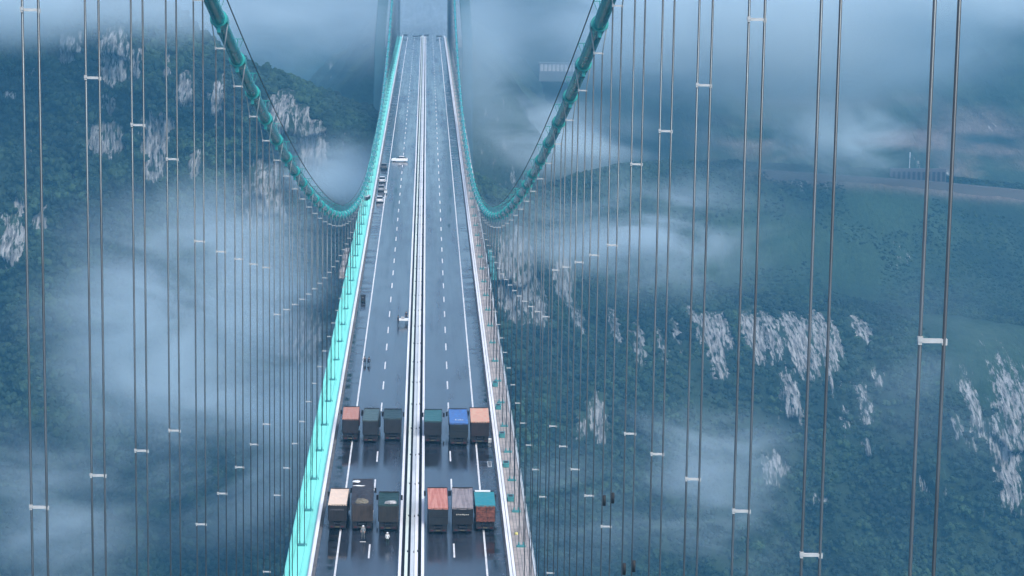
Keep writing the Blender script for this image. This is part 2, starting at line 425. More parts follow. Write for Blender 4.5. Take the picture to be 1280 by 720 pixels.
for s, lab in ((-1, 'thick teal main cable sweeping down on the left side of the bridge'), (1, 'thick teal main cable sweeping down on the right side of the bridge')):
    t = tag(empty('main_cable', (s*HW, 0, 0)), lab, 'main cable', 'main suspension cables')
    Ys = np.concatenate([np.arange(-10, 1372, 4.0)])
    MB().tube([(0, float(Y), cz(Y)) for Y in Ys], .47, 28).obj('cable', M['cable'], t, smooth=True)
    for dx in (-.42, .42):
        MB().tube([(dx, float(Y), cz(Y)+1.62*math.sqrt(1+slope(Y)**2)) for Y in Ys], .048, 6).obj('hand_rope', M['handrope'], t, smooth=True)
    for n in range(0, NST+1):
        Y = Y0+PITCH*n
        b = link('cable_band', BAND, t, (0, Y, cz(Y))); b.rotation_euler = (math.atan(slope(Y)), 0, 0)
        p = link('rope_post', POST, t, (0, Y-.6, cz(Y-.6))); p.rotation_euler = (math.atan(slope(Y)), 0, 0)

# ---- hangers
SPREAD = MB().box(-.24, .24, -.045, .045, -.05, .05).cbox((-.30, -.03, .05), (.12, .13, .12)).cbox((.30, .03, -.03), (.12, .13, .15)).cbox((-.30, .0, -.05), (.09, .15, .08)).mesh('spreader', M['clamp'])
SOCKET = MB().tube([(-.28, 0, .16), (-.28, 0, .75)], [.12, .07], 8).tube([(.28, 0, .16), (.28, 0, .75)], [.12, .07], 8).box(-.55, .55, -.35, .35, .161, .32).mesh('anchor_socket', M['turq_dark'])
FR = {0: [.327, .60], **{k: [.189, .397, .60, .80] for k in range(1, 6)}}
ORD = 'first second third fourth fifth sixth seventh eighth ninth tenth eleventh twelfth thirteenth fourteenth'.split()
for s, side in ((-1, 'left'), (1, 'right')):
    for n in range(2 if s < 0 else 0, NST+1):
        Y = Y0+PITCH*n; zc, zd = cz(Y), dz(Y)
        L = zc-zd
        k = n-2 if s < 0 else n
        if k < 12:
            lab = 'tall grey twin-rope hanger, %s in from the %s edge of the picture' % (ORD[k], side)
            if k == 0: lab = 'tall grey twin-rope hanger closest to the %s edge of the picture' % side
        elif n < 42: lab = 'thin twin-rope hanger in the crowded row before the %s main cable bends' % side
        else: lab = 'faint short hanger beyond the bend of the %s main cable' % side
        t = tag(empty('hanger', (s*HW, Y, zd)), lab, 'hanger', 'hangers between the %s main cable and the deck' % side)
        top = L; drop = min(1.9, L*.55); rr = .050
        for dx in (-1, 1):
            if drop > .5:
                MB().tube([(dx*.20, 0, top+.60), (dx*.54, 0, top+.22), (dx*.56, 0, top-.1), (dx*.29, 0, top-drop)], .045, 7).obj('sling', M['clamp'], t, smooth=True)
                pts = [(dx*.29, 0, top-drop), (dx*.28, 0, .6)]
            else: pts = [(dx*.28, 0, top), (dx*.28, 0, .6)]
            MB().tube(pts, rr, 7).obj('rope', M['rope'], t, smooth=True)
        fr = FR.get(n, [.24, .5, .75] if n <= 10 else ([.325, .672] if zc > 14 else ([.5] if zc > 8 else [])))
        link('spreader', SPREAD, t, (0, 0, top-drop))
        for f_ in fr:
            z = zc*(1-f_)-zd
            if z < top-drop-1 and z > 1: link('spreader', SPREAD, t, (0, 0, z))
        if (s > 0 and n in (5, 6)):
            zz = 37.6-zd
            for dx in (-.28, .28):
                a = MB().tube([(dx+.12, 0, zz-.34+dx*.3), (dx+.12, 0, zz+.34+dx*.3)], .11, 10).obj('damper', M['black'], t, smooth=True)
        link('anchor_socket', SOCKET, t, (0, 0, 0))

# ---- far pylon
py = tag(empty('bridge_pylon', (0, 1372, 0)), 'huge pale teal bridge tower half lost in fog at the far end', 'bridge pylon')
for s in (-1, 1):
    m = MB(); z0, z1 = -200, 128
    def ring(cx, w, d, z): return [(cx-w, -d, z), (cx+w, -d, z), (cx+w, d, z), (cx-w, d, z)]
    m.add(ring(s*27, 3.6, 5.5, z0)+ring(s*25.0, 3.0, 4.5, -8)+ring(s*14.5, 2.6, 4, z1), [(0,1,5,4),(1,2,6,5),(2,3,7,6),(3,0,4,7),(4,5,9,8),(5,6,10,9),(6,7,11,10),(7,4,8,11),(8,9,10,11),(0,3,2,1)])
    o = m.obj('leg', M['pylon'], py); bevel(o.data, .6, 1)
for z, w in ((-14, 22), (120, 14)): MB().box(-w, w, -3, 3, z-3.5, z+2.5).obj('crossbeam', M['pylon'], py)

# ================================================================ trucks
WHEEL = MB().tube([(-.16, 0, 0), (-.13, 0, 0), (.13, 0, 0), (.16, 0, 0)], [.44, .52, .52, .44], 20).mesh('wheel', M['black'], True)
RIM = MB().tube([(-.17, 0, 0), (-.165, 0, 0), (.165, 0, 0), (.17, 0, 0)], [.2, .27, .27, .2], 14).mesh('rim', paint('wheel_rim', (.25, .25, .25), .5, .4), True)
LAMP = paint('red_tail_lamp', (.07, .008, .008), .3)
GLOW = {}
def cloth(w, l, seed, sag=.10, heap=0., tilt=0.):
    nx, ny = 22, 34; vs = []; fs = []
    for j in range(ny+1):
        for i in range(nx+1):
            u, v = i/nx, j/ny; x = (u-.5)*w; y = v*l
            z = -sag*math.sin(math.pi*u)*(.5+.5*abs(math.sin(v*math.pi*5)))
            z += .05*float(fbm(np.array([x*1.3+seed*9.1]), np.array([y*1.3+seed*3.7]), 4)[0])
            z += heap*math.exp(-((u-.5)/.28)**2-((v-.35)/.3)**2)+tilt*v
            vs.append((x, y, z))
    n = nx+1
    fs = [(j*n+i, j*n+i+1, (j+1)*n+i+1, (j+1)*n+i) for j in range(ny) for i in range(nx)]
    # a hem hanging over the box edge
    m = MB(); m.add(vs, fs)
    def hem(idx, dx, dy):
        b0 = [vs[k] for k in idx]; lo = [(p[0]+dx, p[1]+dy, p[2]-.22) for p in b0]; k = len(b0)
        m.add(b0+lo, [(a, a+1, k+a+1, k+a) for a in range(k-1)])
    hem([i for i in range(n)], 0, -.03); hem([ny*n+i for i in range(n)], 0, .03)
    hem([j*n for j in range(ny+1)], -.03, 0); hem([j*n+nx for j in range(ny+1)], .03, 0)
    return m
def tarp_mat(name, c, c2=None, streak=0.):
    m, nt, b = mat_new(name); tc = N(nt, 'ShaderNodeTexCoord')
    mp = N(nt, 'ShaderNodeMapping'); mp.inputs['Scale'].default_value = (2.4, .10, 1) if streak else (1.2, 1.2, 1)
    n = N(nt, 'ShaderNodeTexNoise'); n.inputs['Scale'].default_value = 1.6; n.inputs['Detail'].default_value = 5
    nt.links.new(tc.outputs['Object'], mp.inputs[0]); nt.links.new(mp.outputs[0], n.inputs['Vector'])
    r = N(nt, 'ShaderNodeValToRGB'); r.color_ramp.elements[0].position = .42; r.color_ramp.elements[1].position = .56
    c2 = c2 or tuple(x*.72 for x in c)
    r.color_ramp.elements[0].color = (*c2, 1); r.color_ramp.elements[1].color = (*c, 1)
    nt.links.new(n.outputs['Fac'], r.inputs[0]); nt.links.new(r.outputs[0], b.inputs['Base Color']); b.inputs['Roughness'].default_value = .6
    bp = N(nt, 'ShaderNodeBump'); bp.inputs['Strength'].default_value = .7; bp.inputs['Distance'].default_value = .12
    nt.links.new(n.outputs['Fac'], bp.inputs['Height']); nt.links.new(bp.outputs[0], b.inputs['Normal'])
    return m
def make_truck(x, Y, L, w, tarp, boxc, cabc, label, kind='ribs', heap=0., tilt=0., seed=1, sag=.1, c2=None, streak=0., H=3.45):
    g_ = sum(tarp)/3; tarp = tuple(.88*(.82*q+.18*g_) for q in tarp)
    t = tag(empty('cargo_truck', (x, Y, dz(Y))), label, 'truck', 'loaded trucks parked in rows across the deck')
    bm_ = paint('truck_box_paint', tuple(c_*.5 for c_ in boxc), .6, 0, .25, 1.5, .45, (1, 1, .4)); cm = paint('truck_cab_paint', cabc, .35, 0, .08, 1, .15)
    hw = w/2; zb = 1.25
    # cargo box: floor and walls with ribs, open at the top under the tarp
    m = MB(); th = .07
    m.box(-hw, hw, 0, L, zb, zb+.12)
    m.box(-hw, -hw+th, .08, L, zb+.121, H-.08); m.box(hw-th, hw, .08, L, zb+.121, H-.08); m.box(-hw+th+.003, hw-th-.003, L-.08, L, zb+.121, H-.08)
    k = max(4, int(L/1.0))
    for i in range(k+1):
        y = .12+(L-.3)*i/k
        for s in (-1, 1): m.box(*sorted((s*(hw+.003), s*(hw+.09))), y, y+.11, zb+.05, H-.12)
    for s in (-1, 1): m.box(*sorted((s*(hw-.05), s*(hw+.11))), .0, L, H-.077, H-.01)
    m.obj('cargo_box', bm_, t)
    # rear gate
    g_ = MB(); g_.box(-hw+.01, hw-.01, -.02, .07, zb+.05, H-.09)
    if kind == 'ribs':
        for i in range(7): xx = -hw+.12+(w-.24)*i/6; g_.box(xx-.05, xx+.05, -.10, -.021, zb+.08, H-.12)
    elif kind == 'grid':
        for i in range(5): xx = -hw+.12+(w-.24)*i/4; g_.box(xx-.06, xx+.06, -.11, -.021, zb+.08, H-.12)
        for i in range(4): zz = zb+.2+(H-zb-.5)*i/3; g_.box(-hw+.05, hw-.05, -.085, -.022, zz-.05, zz+.05)
    else:
        for s in (-1, 1): g_.box(s*hw*.5-.04, s*hw*.5+.04, -.10, -.021, zb+.08, H-.12)
        g_.box(-hw+.05, hw-.05, -.08, -.022, zb+1.0, zb+1.1)
    gm = bm_ if kind != 'grid' else paint('rusty_gate_paint', (.24, .075, .045), .7, 0, .4, 2.5, .6)
    g_.obj('rear_gate', gm, t)
    # tarpaulin
    tp = cloth(w+.14, L+.02, seed, sag, heap, tilt); o = tp.obj('tarpaulin', tarp_mat('tarp_cloth', tarp, c2, streak), t, smooth=True, loc=(0, .0, H+.03))
    MB().box(-hw-.10, hw+.10, L+.06, L+.16, H-.4, H+.13).obj('head_board', M['darksteel'], t)
    for s in (-1, 1): MB().box(*sorted((s*(hw+.09), s*(hw+.15))), .1, L, H-.16, H+.02).obj('side_rail', M['darksteel'], t)
    # chassis, mudguards, bumper, lamps
    c = MB(); c.box(-.45, -.33, .1, L+2.2, .75, 1.1); c.box(.33, .45, .1, L+2.2, .75, 1.1)
    for i in range(6): c.box(-.329, .329, .2+(L+1.5)*i/5, .32+(L+1.5)*i/5, .8, 1.05)
    c.box(-hw+.1, hw-.1, -.06, .1, .45, .7); c.box(-.9, .9, L*.35, L*.6, .5, .74); c.obj('chassis', M['darksteel'], t)
    for s in (-1, 1):
        MB().box(s*(hw-.42)-.16, s*(hw-.42)+.16, -.11, -.062, .5, .66).obj('tail_light', LAMP, t)
        MB().box(s*(hw-.33)-.3, s*(hw-.33)+.3, .15, .18, .3, 1.2).obj('mud_flap', M['black'], t)
    MB().box(-.26, .26, -.09, -.064, .5, .64).obj('number_plate', paint('dusty_plate', (.10, .085, .04), .6), t)
    for yy in (1.0, 2.35, L+1.1) if L < 9 else (1.0, 2.35, L-.4, L+1.3):
        for s in (-1, 1):
            for q in ((0, .34) if yy < L-1 else (0,)):
                wl = link('wheel', WHEEL, t, (s*(hw-.2-q), yy, .52)); link('rim', RIM, wl)
    # cab ahead of the box
    cb = MB(); y0, y1 = L+.35, L+2.35; hc = 1.22
    prof = [(y0, .6), (y1, .6), (y1+.06, 1.45), (y1-.12, 2.75), (y1-.35, 2.95), (y0+.1, 3.02), (y0, 2.9)]
    n = len(prof); cb.add([(-hc, a, b_) for a, b_ in prof]+[(hc, a, b_) for a, b_ in prof], [tuple(range(n)), tuple(range(2*n-1, n-1, -1))]+[(i, (i+1) % n, n+(i+1) % n, n+i) for i in range(n)])
    co = cb.obj('cab', cm, t); bevel(co.data, .06, 2)
    MB().add([(-1.1, y1+.075, 1.6), (1.1, y1+.075, 1.6), (1.05, y1-.06, 2.6), (-1.05, y1-.06, 2.6), (-1.1, y1+.03, 1.6), (1.1, y1+.03, 1.6), (1.05, y1-.1, 2.6), (-1.05, y1-.1, 2.6)], [(0,1,2,3),(4,7,6,5),(0,4,5,1),(1,5,6,2),(2,6,7,3),(3,7,4,0)]).obj('windscreen', M['glass'], co)
    for s in (-1, 1):
        MB().box(*sorted((s*(hc-.02), s*(hc+.012))), y0+.7, y1-.25, 1.75, 2.5).obj('side_window', M['glass'], co)
        mm = MB(); mm.tube([(s*hc, y1-.15, 2.5), (s*(hc+.30), y1-.05, 2.55), (s*(hc+.32), y1-.05, 1.95)], .025, 6); mm.box(s*(hc+.32)-.13, s*(hc+.32)+.13, y1-.13, y1-.02, 1.9, 2.55)
        mm.obj('mirror', M['black'], co)
        MB().box(s*.9-.2, s*.9+.2, y1+.03, y1+.1, .85, 1.05).obj('headlight', M['white'], co)
    # air deflector / exhaust
    MB().tube([(1.0, L+.2, .8), (1.0, L+.2, 2.9)], .07, 8).obj('exhaust_pipe', M['darksteel'], t, smooth=True)
    return t
TR = [
 (-9.23, 285.8, 7.4, 2.12, (.80, .60, .45), (.045, .035, .035), (.5, .5, .5), 'near-row truck with cream beige flat cover beside the turquoise walkway', 'ribs', 0, 0, 1, .03, (.74, .55, .42), 0, 3.45),
 (-6.18, 285.7, 9.5, 2.46, (.040, .032, .034), (.12, .085, .065), (.12, .12, .13), 'near-row truck under a raised rumpled black brown tarp, brown tailgate', 'ribs', .35, .85, 2, .05, (.022, .018, .02), 0, 3.45),
 (-2.96, 285.4, 6.2, 2.30, (.010, .055, .045), (.07, .06, .05), (.10, .13, .12), 'near-row truck with dark green tarp and pale folded heap beside the median', 'ribs', .15, 0, 3, .10, (.006, .03, .028), 0, 3.45),
 (3.16, 284.3, 9.6, 2.30, (.66, .24, .16), (.030, .035, .04), (.25, .08, .06), 'near-row truck with streaked salmon red cover right of the median', 'plain', 0, 0, 4, .06, (.42, .13, .09), 1, 3.45),
 (6.17, 284.5, 9.5, 2.42, (.33, .27, .27), (.018, .018, .022), (.2, .12, .1), 'near-row truck with faded mauve grey striped cover and black tailgate', 'plain', 0, 0, 5, .12, (.19, .16, .165), 1, 3.45),
 (9.0, 285.7, 6.5, 2.34, (.01, .26, .29), (.06, .035, .03), (.6, .6, .6), 'near-row truck with teal cover above a rusty grid tailgate', 'grid', 0, 0, 6, .05, (.008, .21, .26), 0, 3.45),
 (-9.11, 332.7, 7.5, 2.14, (.50, .22, .15), (.05, .04, .045), (.3, .1, .1), 'far-row truck with salmon cover beside the turquoise walkway', 'ribs', 0, 0, 7, .05, (.40, .17, .12), 1, 3.45),
 (-6.27, 331.8, 7.4, 2.0, (.075, .13, .13), (.05, .05, .055), (.08, .12, .13), 'far-row truck with grey green cover, middle of the left three', 'ribs', 0, 0, 8, .08, (.05, .09, .095), 0, 3.45),
 (-3.09, 333.0, 5.9, 2.36, (.025, .06, .065), (.05, .05, .055), (.06, .09, .1), 'far-row truck with blackish green cover just left of the median', 'ribs', 0, 0, 9, .08, (.018, .045, .05), 0, 3.45),
 (2.64, 331.8, 7.0, 2.32, (.03, .15, .16), (.030, .030, .035), (.05, .12, .13), 'far-row truck with dark teal cover just right of the median', 'plain', 0, 0, 10, .06, (.022, .11, .12), 0, 3.45),
 (6.32, 330.4, 9.0, 2.48, (.05, .14, .40), (.025, .03, .03), (.05, .12, .4), 'far-row truck with bright blue cover, middle of the right three', 'plain', 0, 0, 11, .06, (.05, .17, .44), 0, 3.45),
 (9.34, 331.5, 8.6, 2.50, (.70, .40, .25), (.06, .035, .035), (.6, .3, .1), 'far-row truck with pale orange cover beside the brown walkway', 'ribs', 0, 0, 12, .05, (.60, .27, .18), 0, 3.45),
]
trucks = [make_truck(*a) for a in TR]
for k, t_ in enumerate(trucks): t_.rotation_euler.z = R((-.5, .7, -.2, .4, -.6, .3, .5, -.7, .3, -.5, .4, -.3)[k])
# lettering too small to read: pale worn characters on three tailgates and two marks on the blue cover
def strokes(parent, name, mat, x0, z, n, w, h, y, seed, flat=False):
    rr = random.Random(seed); m = MB(); x = x0
    for i in range(n):
        for q in range(3):
            a = x+rr.random()*w*.7; b_ = z+(rr.random()-.5)*h*.5
            dxx, dzz = (w*.22, h) if rr.random() < .5 else (w*.75, h*.25)
            if flat: m.box(a, a+dxx, y+b_-z, y+b_-z+dzz, z, z+.012+.002*q)
            else: m.box(a, a+dxx, y-.004*(q+1), y, b_-dzz/2, b_+dzz/2)
        x += w*1.25
    return m.obj(name, mat, parent)
PALE = paint('pale_lettering', (.75, .72, .62), .6); DULL = paint('dull_lettering', (.16, .15, .16), .6)
strokes(trucks[4], 'lettering', PALE, -.75, 2.55, 7, .17, .16, -.101, 3)
strokes(trucks[0], 'lettering', DULL, -.85, 2.75, 8, .17, .2, -.101, 4)
strokes(trucks[10], 'lettering', M['white'], -.55, 3.50, 4, .25, .5, 1.6, 6, True)
# grey heap of folded canvas on two covers, white scraps on the dark tarp
def heap(parent, x, y, z, sx, sy, sz, mat, name, seed):
    bm = bmesh.new(); bmesh.ops.create_icosphere(bm, subdivisions=3, radius=1)
    for v in bm.verts:
        k = 1+.35*float(fbm(np.array([v.co.x*2+seed]), np.array([v.co.y*2+v.co.z*1.7+seed]), 3)[0])
        v.co = Vector((v.co.x*sx*k, v.co.y*sy*k, max(-.2, v.co.z)*sz*k))
    me = bpy.data.meshes.new(name); bm.to_mesh(me); bm.free(); me.materials.append(mat)
    return link(name, me, parent, (x, y, z))
GREYC = paint('grey_canvas', (.38, .38, .38), .8, 0, .2, 3, .4); BROWNC = paint('khaki_canvas', (.17, .15, .11), .8, 0, .2, 3, .4)
heap(trucks[2], .25, .75, 3.55, .75, .55, .30, GREYC, 'folded_canvas', 1)
heap(trucks[1], -.1, .9, 3.55, .85, .9, .40, BROWNC, 'folded_canvas', 2)
heap(trucks[1], -.85, 8.3, 4.27, .45, .6, .10, M['white'], 'torn_sheet', 3)
heap(trucks[1], -.5, 6.6, 4.13, .8, .18, .08, M['white'], 'torn_sheet', 4)
MB().box(-1.15, .8, 6.3, 6.75, 3.5, 3.62).obj('roof_bar', M['white'], trucks[5])

# ================================================================ cars
def make_car(x, Y, rz, col, label, L=4.5, W=1.78, H=1.48, group='cars stopped on the left carriageway'):
    t = tag(empty('parked_car', (x, Y, dz(Y)), rz), label, 'car', group)
    cm = paint('car_paint', col, .3, 0, .03, 1, .06)
    # body: cross sections along y (0 = rear)
    def loft(secs, name, mat, par):
        m = MB(); vs = []; n = None
        for (y, hwb, hwt, zb, zt) in secs:
            r_ = [(-hwb, y, zb), (-hwb*1.0, y, zb+(zt-zb)*.55), (-hwt, y, zt), (hwt, y, zt), (hwb, y, zb+(zt-zb)*.55), (hwb, y, zb)]
            n = len(r_); vs += r_
        fs = []
        for i in range(len(secs)-1):
            for k in range(n): fs.append((i*n+k, i*n+(k+1) % n, (i+1)*n+(k+1) % n, (i+1)*n+k))
        fs += [tuple(range(n)), tuple((len(secs)-1)*n+k for k in range(n))[::-1]]
        m.add(vs, fs); o = m.obj(name, mat, par); bevel(o.data, .03, 2); return o
    hw = W/2
    body = loft([(0, hw*.86, hw*.80, .42, .85), (.12, hw*.97, hw*.9, .28, .95), (.8, hw, hw*.93, .22, .98), (L-1.3, hw, hw*.93, .22, .96), (L-.35, hw*.96, hw*.86, .24, .84), (L, hw*.82, hw*.74, .34, .66)], 'body', cm, t)
    loft([(.28, hw*.86, hw*.80, .9, .97), (.95, hw*.88, hw*.70, .9, H-.04), (1.7, hw*.88, hw*.72, .9, H), (2.5, hw*.88, hw*.70, .9, H-.03), (3.4, hw*.86, hw*.80, .88, .95)], 'cabin_glass', M['glass'], t)
    loft([(.98, hw*.70, hw*.66, H-.06, H+.0), (1.7, hw*.72, hw*.68, H-.03, H+.035), (2.48, hw*.70, hw*.64, H-.06, H+.0)], 'roof', cm, t)
    for s in (-1, 1):
        for yy in (.85, L-.85):
            w_ = link('wheel', WHEEL, t, (s*(hw-.14), yy, .33)); w_.scale = (.62, .635, .635); link('rim', RIM, w_)
        MB().box(s*(hw*.7)-.16, s*(hw*.7)+.16, -.03, .03, .66, .8).obj('tail_light', LAMP, t)
        MB().box(s*(hw*.66)-.14, s*(hw*.66)+.14, L-.1, L+.01, .52, .64).obj('headlight', M['white'], t)
        MB().cbox((s*(hw+.07), 2.95, 1.0), (.18, .1, .13)).obj('mirror', cm, t)
    return t
make_car(-9.95, 590.2, 0, (.72, .73, .75), 'silver white parked car nearest us in the shoulder queue')
make_car(-10.0, 612.5, 0, (.30, .32, .34), 'grey parked car second in the shoulder queue, beside the open white van')
make_car(-10.1, 631.0, 0, (.66, .67, .70), 'pale parked car third in the shoulder queue')
make_car(-10.15, 662.0, 0, (.10, .11, .12), 'dark parked car standing apart at the far end of the shoulder queue')
make_car(-3.7, 682.3, R(90), (.82, .83, .84), 'white car turned sideways across the left carriageway', 4.7)
# dark barriers closing the road at the far end of the deck
for i, (x, w, h) in enumerate(((-10.0, 2.2, 2.0), (-4.6, 3.0, 1.1), (-1.9, 1.6, 1.6), (1.6, 2.6, 1.9), (8.6, 3.4, 1.5))):
    t = tag(empty('road_barrier', (x, 1331+1.5*(i % 2), dz(1332))), 'dark barrier closing the far end of the road, %s from the left' % ORD[i], 'barrier', 'barriers across the far end of the deck')
    MB().box(-w/2, w/2, -.08, .08, h*.45, h).obj('panel', M['darksteel'], t)
    for s in (-1, 1): MB().box(s*w*.4-.06, s*w*.4+.06, -.5, .5, 0, h*.45).obj('leg', M['darksteel'], t)
# small service van with its side door open
v = tag(empty('service_van', (-8.75, 607.2, dz(607))), 'small white open-backed service cart squeezed against the grey parked car', 'cart')
MB().box(-.38, .38, 0, 1.5, .35, .95).obj('bin', M['white'], v); MB().box(-.30, .30, .1, 1.4, .951, 1.02).obj('lid', M['darksteel'], v)
MB().tube([(-.3, 0, .9), (-.3, -.35, 1.15), (.3, -.35, 1.15), (.3, 0, .9)], .02, 6).obj('handle', M['darksteel'], v)
for sx in (-.3, .3):
    for yy in (.25, 1.25):
        w_ = link('wheel', WHEEL, v, (sx, yy, .2)); w_.scale = (.4, .38, .38)

# ================================================================ people (skin-grown bodies)
def make_person(x, Y, rz, top, legs, label, helmet=None, pose='stand', scale=1.0, z=0.0):
    t = tag(empty('person', (x, Y, dz(Y)+z), rz), label, 'person', 'people standing on the deck')
    t.scale = (scale,)*3
    if pose == 'stand':
        J = {'pel': (0, 0, .95), 'sp': (0, .01, 1.15), 'ch': (0, 0, 1.38), 'nk': (0, .0, 1.50), 'hd': (0, .02, 1.60), 'ht': (0, .02, 1.72),
             'sl': (-.18, 0, 1.42), 'sr': (.18, 0, 1.42), 'el': (-.25, .02, 1.15), 'er': (.25, .05, 1.15), 'wl': (-.22, .14, .95), 'wr': (.20, .24, 1.02),
             'hl': (-.10, 0, .92), 'hr': (.10, 0, .92), 'kl': (-.12, .02, .50), 'kr': (.13, .04, .50), 'al': (-.13, -.02, .09), 'ar': (.15, .06, .09), 'tl': (-.14, .15, .05), 'tr': (.17, .22, .05)}
    else:   # crouching
        J = {'pel': (0, -.12, .42), 'sp': (0, -.06, .60), 'ch': (0, .10, .82), 'nk': (0, .16, .93), 'hd': (0, .20, 1.02), 'ht': (0, .22, 1.13),
             'sl': (-.18, .1, .85), 'sr': (.18, .1, .85), 'el': (-.24, .28, .66), 'er': (.24, .28, .66), 'wl': (-.16, .48, .52), 'wr': (.16, .48, .50),
             'hl': (-.10, -.12, .40), 'hr': (.10, -.12, .40), 'kl': (-.17, .28, .50), 'kr': (.17, .26, .48), 'al': (-.15, .02, .09), 'ar': (.15, .0, .09), 'tl': (-.17, .18, .05), 'tr': (.17, .16, .05)}
    rad = {'pel': .14, 'sp': .125, 'ch': .155, 'nk': .06, 'hd': .095, 'ht': .075, 'sl': .07, 'sr': .07, 'el': .045, 'er': .045, 'wl': .032, 'wr': .032,
           'hl': .10, 'hr': .10, 'kl': .062, 'kr': .062, 'al': .042, 'ar': .042, 'tl': .035, 'tr': .035}
    ed = [('pel', 'sp'), ('sp', 'ch'), ('ch', 'nk'), ('nk', 'hd'), ('hd', 'ht'), ('ch', 'sl'), ('ch', 'sr'), ('sl', 'el'), ('sr', 'er'), ('el', 'wl'), ('er', 'wr'),
          ('pel', 'hl'), ('pel', 'hr'), ('hl', 'kl'), ('hr', 'kr'), ('kl', 'al'), ('kr', 'ar'), ('al', 'tl'), ('ar', 'tr')]
    ks = list(J); co = [J[k] for k in ks]; E = [(ks.index(a), ks.index(b_)) for a, b_ in ed]; rs = [rad[k] for k in ks]
    # five short fingers on each wrist
    for wk, sgn in (('wl', -1), ('wr', 1)):
        w0 = Vector(J[wk]); el = Vector(J['e'+wk[1]]); d = (w0-el).normalized(); sd_ = Vector((0, 0, 1)).cross(d).normalized()
        co.append(tuple(w0+d*.08)); rs.append(.032); pi_ = len(co)-1; E.append((ks.index(wk), pi_))
        for q in range(4):
            co.append(tuple(w0+d*(.17-.01*abs(q-1.5))+sd_*(.02*(q-1.5)))); rs.append(.009); E.append((pi_, len(co)-1))
        co.append(tuple(w0+d*.08+sd_*(-.06*sgn))); rs.append(.010); E.append((ks.index(wk), len(co)-1))
    me = bpy.data.meshes.new('body'); me.from_pydata(co, E, [])
    o = link('body', me, t)
    sk = o.modifiers.new('skin', 'SKIN'); lay = me.skin_vertices[0].data
    for i, r_ in enumerate(rs): lay[i].radius = (r_, r_)
    lay[0].use_root = True
    ss = o.modifiers.new('sub', 'SUBSURF'); ss.levels = ss.render_levels = 2
    dg = bpy.context.evaluated_depsgraph_get(); ev = o.evaluated_get(dg); bm2 = bpy.data.meshes.new_from_object(ev); 
    o.modifiers.clear(); o.data = bm2; bm2.materials.clear()
    bm2.materials.append(M['skin']); bm2.materials.append(top); bm2.materials.append(legs); bm2.materials.append(M['black'])
    hipz = J['pel'][2]; nz = J['nk'][2]-.02
    for p in bm2.polygons:
        c = p.center; p.use_smooth = True
        if c.z < .11: p.material_index = 3
        elif c.z < (hipz if pose == 'stand' else .52) and abs(c.x) < .24 and (pose == 'stand' or c.y < .42) and not (pose == 'stand' and c.y > .13 and c.z > .85): p.material_index = 2
        elif c.z < nz and (Vector(c)-Vector(J['wl'])).length > .12 and (Vector(c)-Vector(J['wr'])).length > .12: p.material_index = 1
    # head gear or hair
    h = Vector(J['hd']); bm = bmesh.new(); bmesh.ops.create_uvsphere(bm, u_segments=16, v_segments=10, radius=.125)
    for v_ in list(bm.verts):
        if v_.co.z < -.005: bm.verts.remove(v_)
    if helmet:
        rim = bmesh.ops.create_circle(bm, segments=16, radius=.165, cap_ends=True)
    mh = bpy.data.meshes.new('hat'); bm.to_mesh(mh); bm.free(); mh.materials.append(helmet or M['black'])
    link('helmet' if helmet else 'hair', mh, t, (h.x, h.y-.01, h.z+.04))
    return t
HIV = paint('white_shirt', (.8, .8, .78), .8); GRY = paint('grey_jacket', (.28, .30, .31), .8); NAVY = paint('navy_cloth', (.012, .016, .03), .8)
DGR = paint('dark_green_trousers', (.02, .05, .04), .8); WH = M['white']
make_person(-5.95, 282.2, R(170), GRY, paint('grey_trousers', (.16, .18, .18), .8), 'person in grey clothes standing behind the near-row truck with the brown tailgate', WH)
make_person(-2.95, 279.2, R(-10), HIV, DGR, 'person in a white top and dark trousers behind the dark green truck', WH)
make_person(-8.45, 388.2, R(20), NAVY, NAVY, 'person in dark clothes crouching on the left edge line, left of a pair', None, 'crouch', 1.05)
make_person(-7.85, 387.9, R(-30), NAVY, NAVY, 'person in dark clothes crouching inside the left edge line, right of a pair', None, 'crouch', 1.05)
make_person(-3.35, 423.5, R(60), NAVY, NAVY, 'person in dark clothes left of the white sheeted table by the median', None)
make_person(-1.95, 427.8, R(180), NAVY, NAVY, 'person in dark clothes behind the white sheeted table by the median', None)
# white board on the road in front of the grey person
b = tag(empty('warning_board', (-5.95, 280.9, dz(281))), 'small white board lying flat on the road near the person in grey', 'board')
MB().box(-.36, .36, -.14, .14, .0, .05).obj('panel', M['white'], b); MB().box(-.38, .38, -.16, -.141, .0, .06).obj('edge_strip', M['darksteel'], b)
# sheeted table by the median
t = tag(empty('survey_table', (-2.35, 424.4, dz(424))), 'survey table draped in white sheet standing against the median guardrail', 'table')
for sx in (-.7, .7):
    for sy in (-.5, .5): MB().tube([(sx, sy, 0), (sx, sy, .9)], .03, 6).obj('leg', M['darksteel'], t)
MB().box(-.8, .8, -.6, .6, .9, .95).obj('tabletop', M['darksteel'], t)
s_ = cloth(1.75, 1.3, 3, .04).obj('sheet', M['white'], t, smooth=True, loc=(0, -.65, 1.0))
MB().box(-.5, .1, -.2, .3, 1.02, 1.35).obj('instrument_case', GREYC, t)
# grey instrument box on the left shoulder
t = tag(empty('equipment_box', (-10.3, 447.3, dz(447))), 'dark equipment box standing on the left shoulder near the turquoise walkway', 'box')
bevel(MB().box(-.45, .45, -.5, .5, .08, 1.3).obj('case', M['darksteel'], t).data, .04); MB().box(-.47, .47, -.52, .52, 1.3, 1.36).obj('lid', M['darksteel'], t)
for sx in (-.35, .35): MB().box(sx-.05, sx+.05, -.4, .4, 0, .08).obj('foot', M['black'], t)
MB().tube([(-.15, -.52, .9), (-.15, -.6, .9), (.15, -.6, .9), (.15, -.52, .9)], .02, 6).obj('handle', M['pipe'], t)
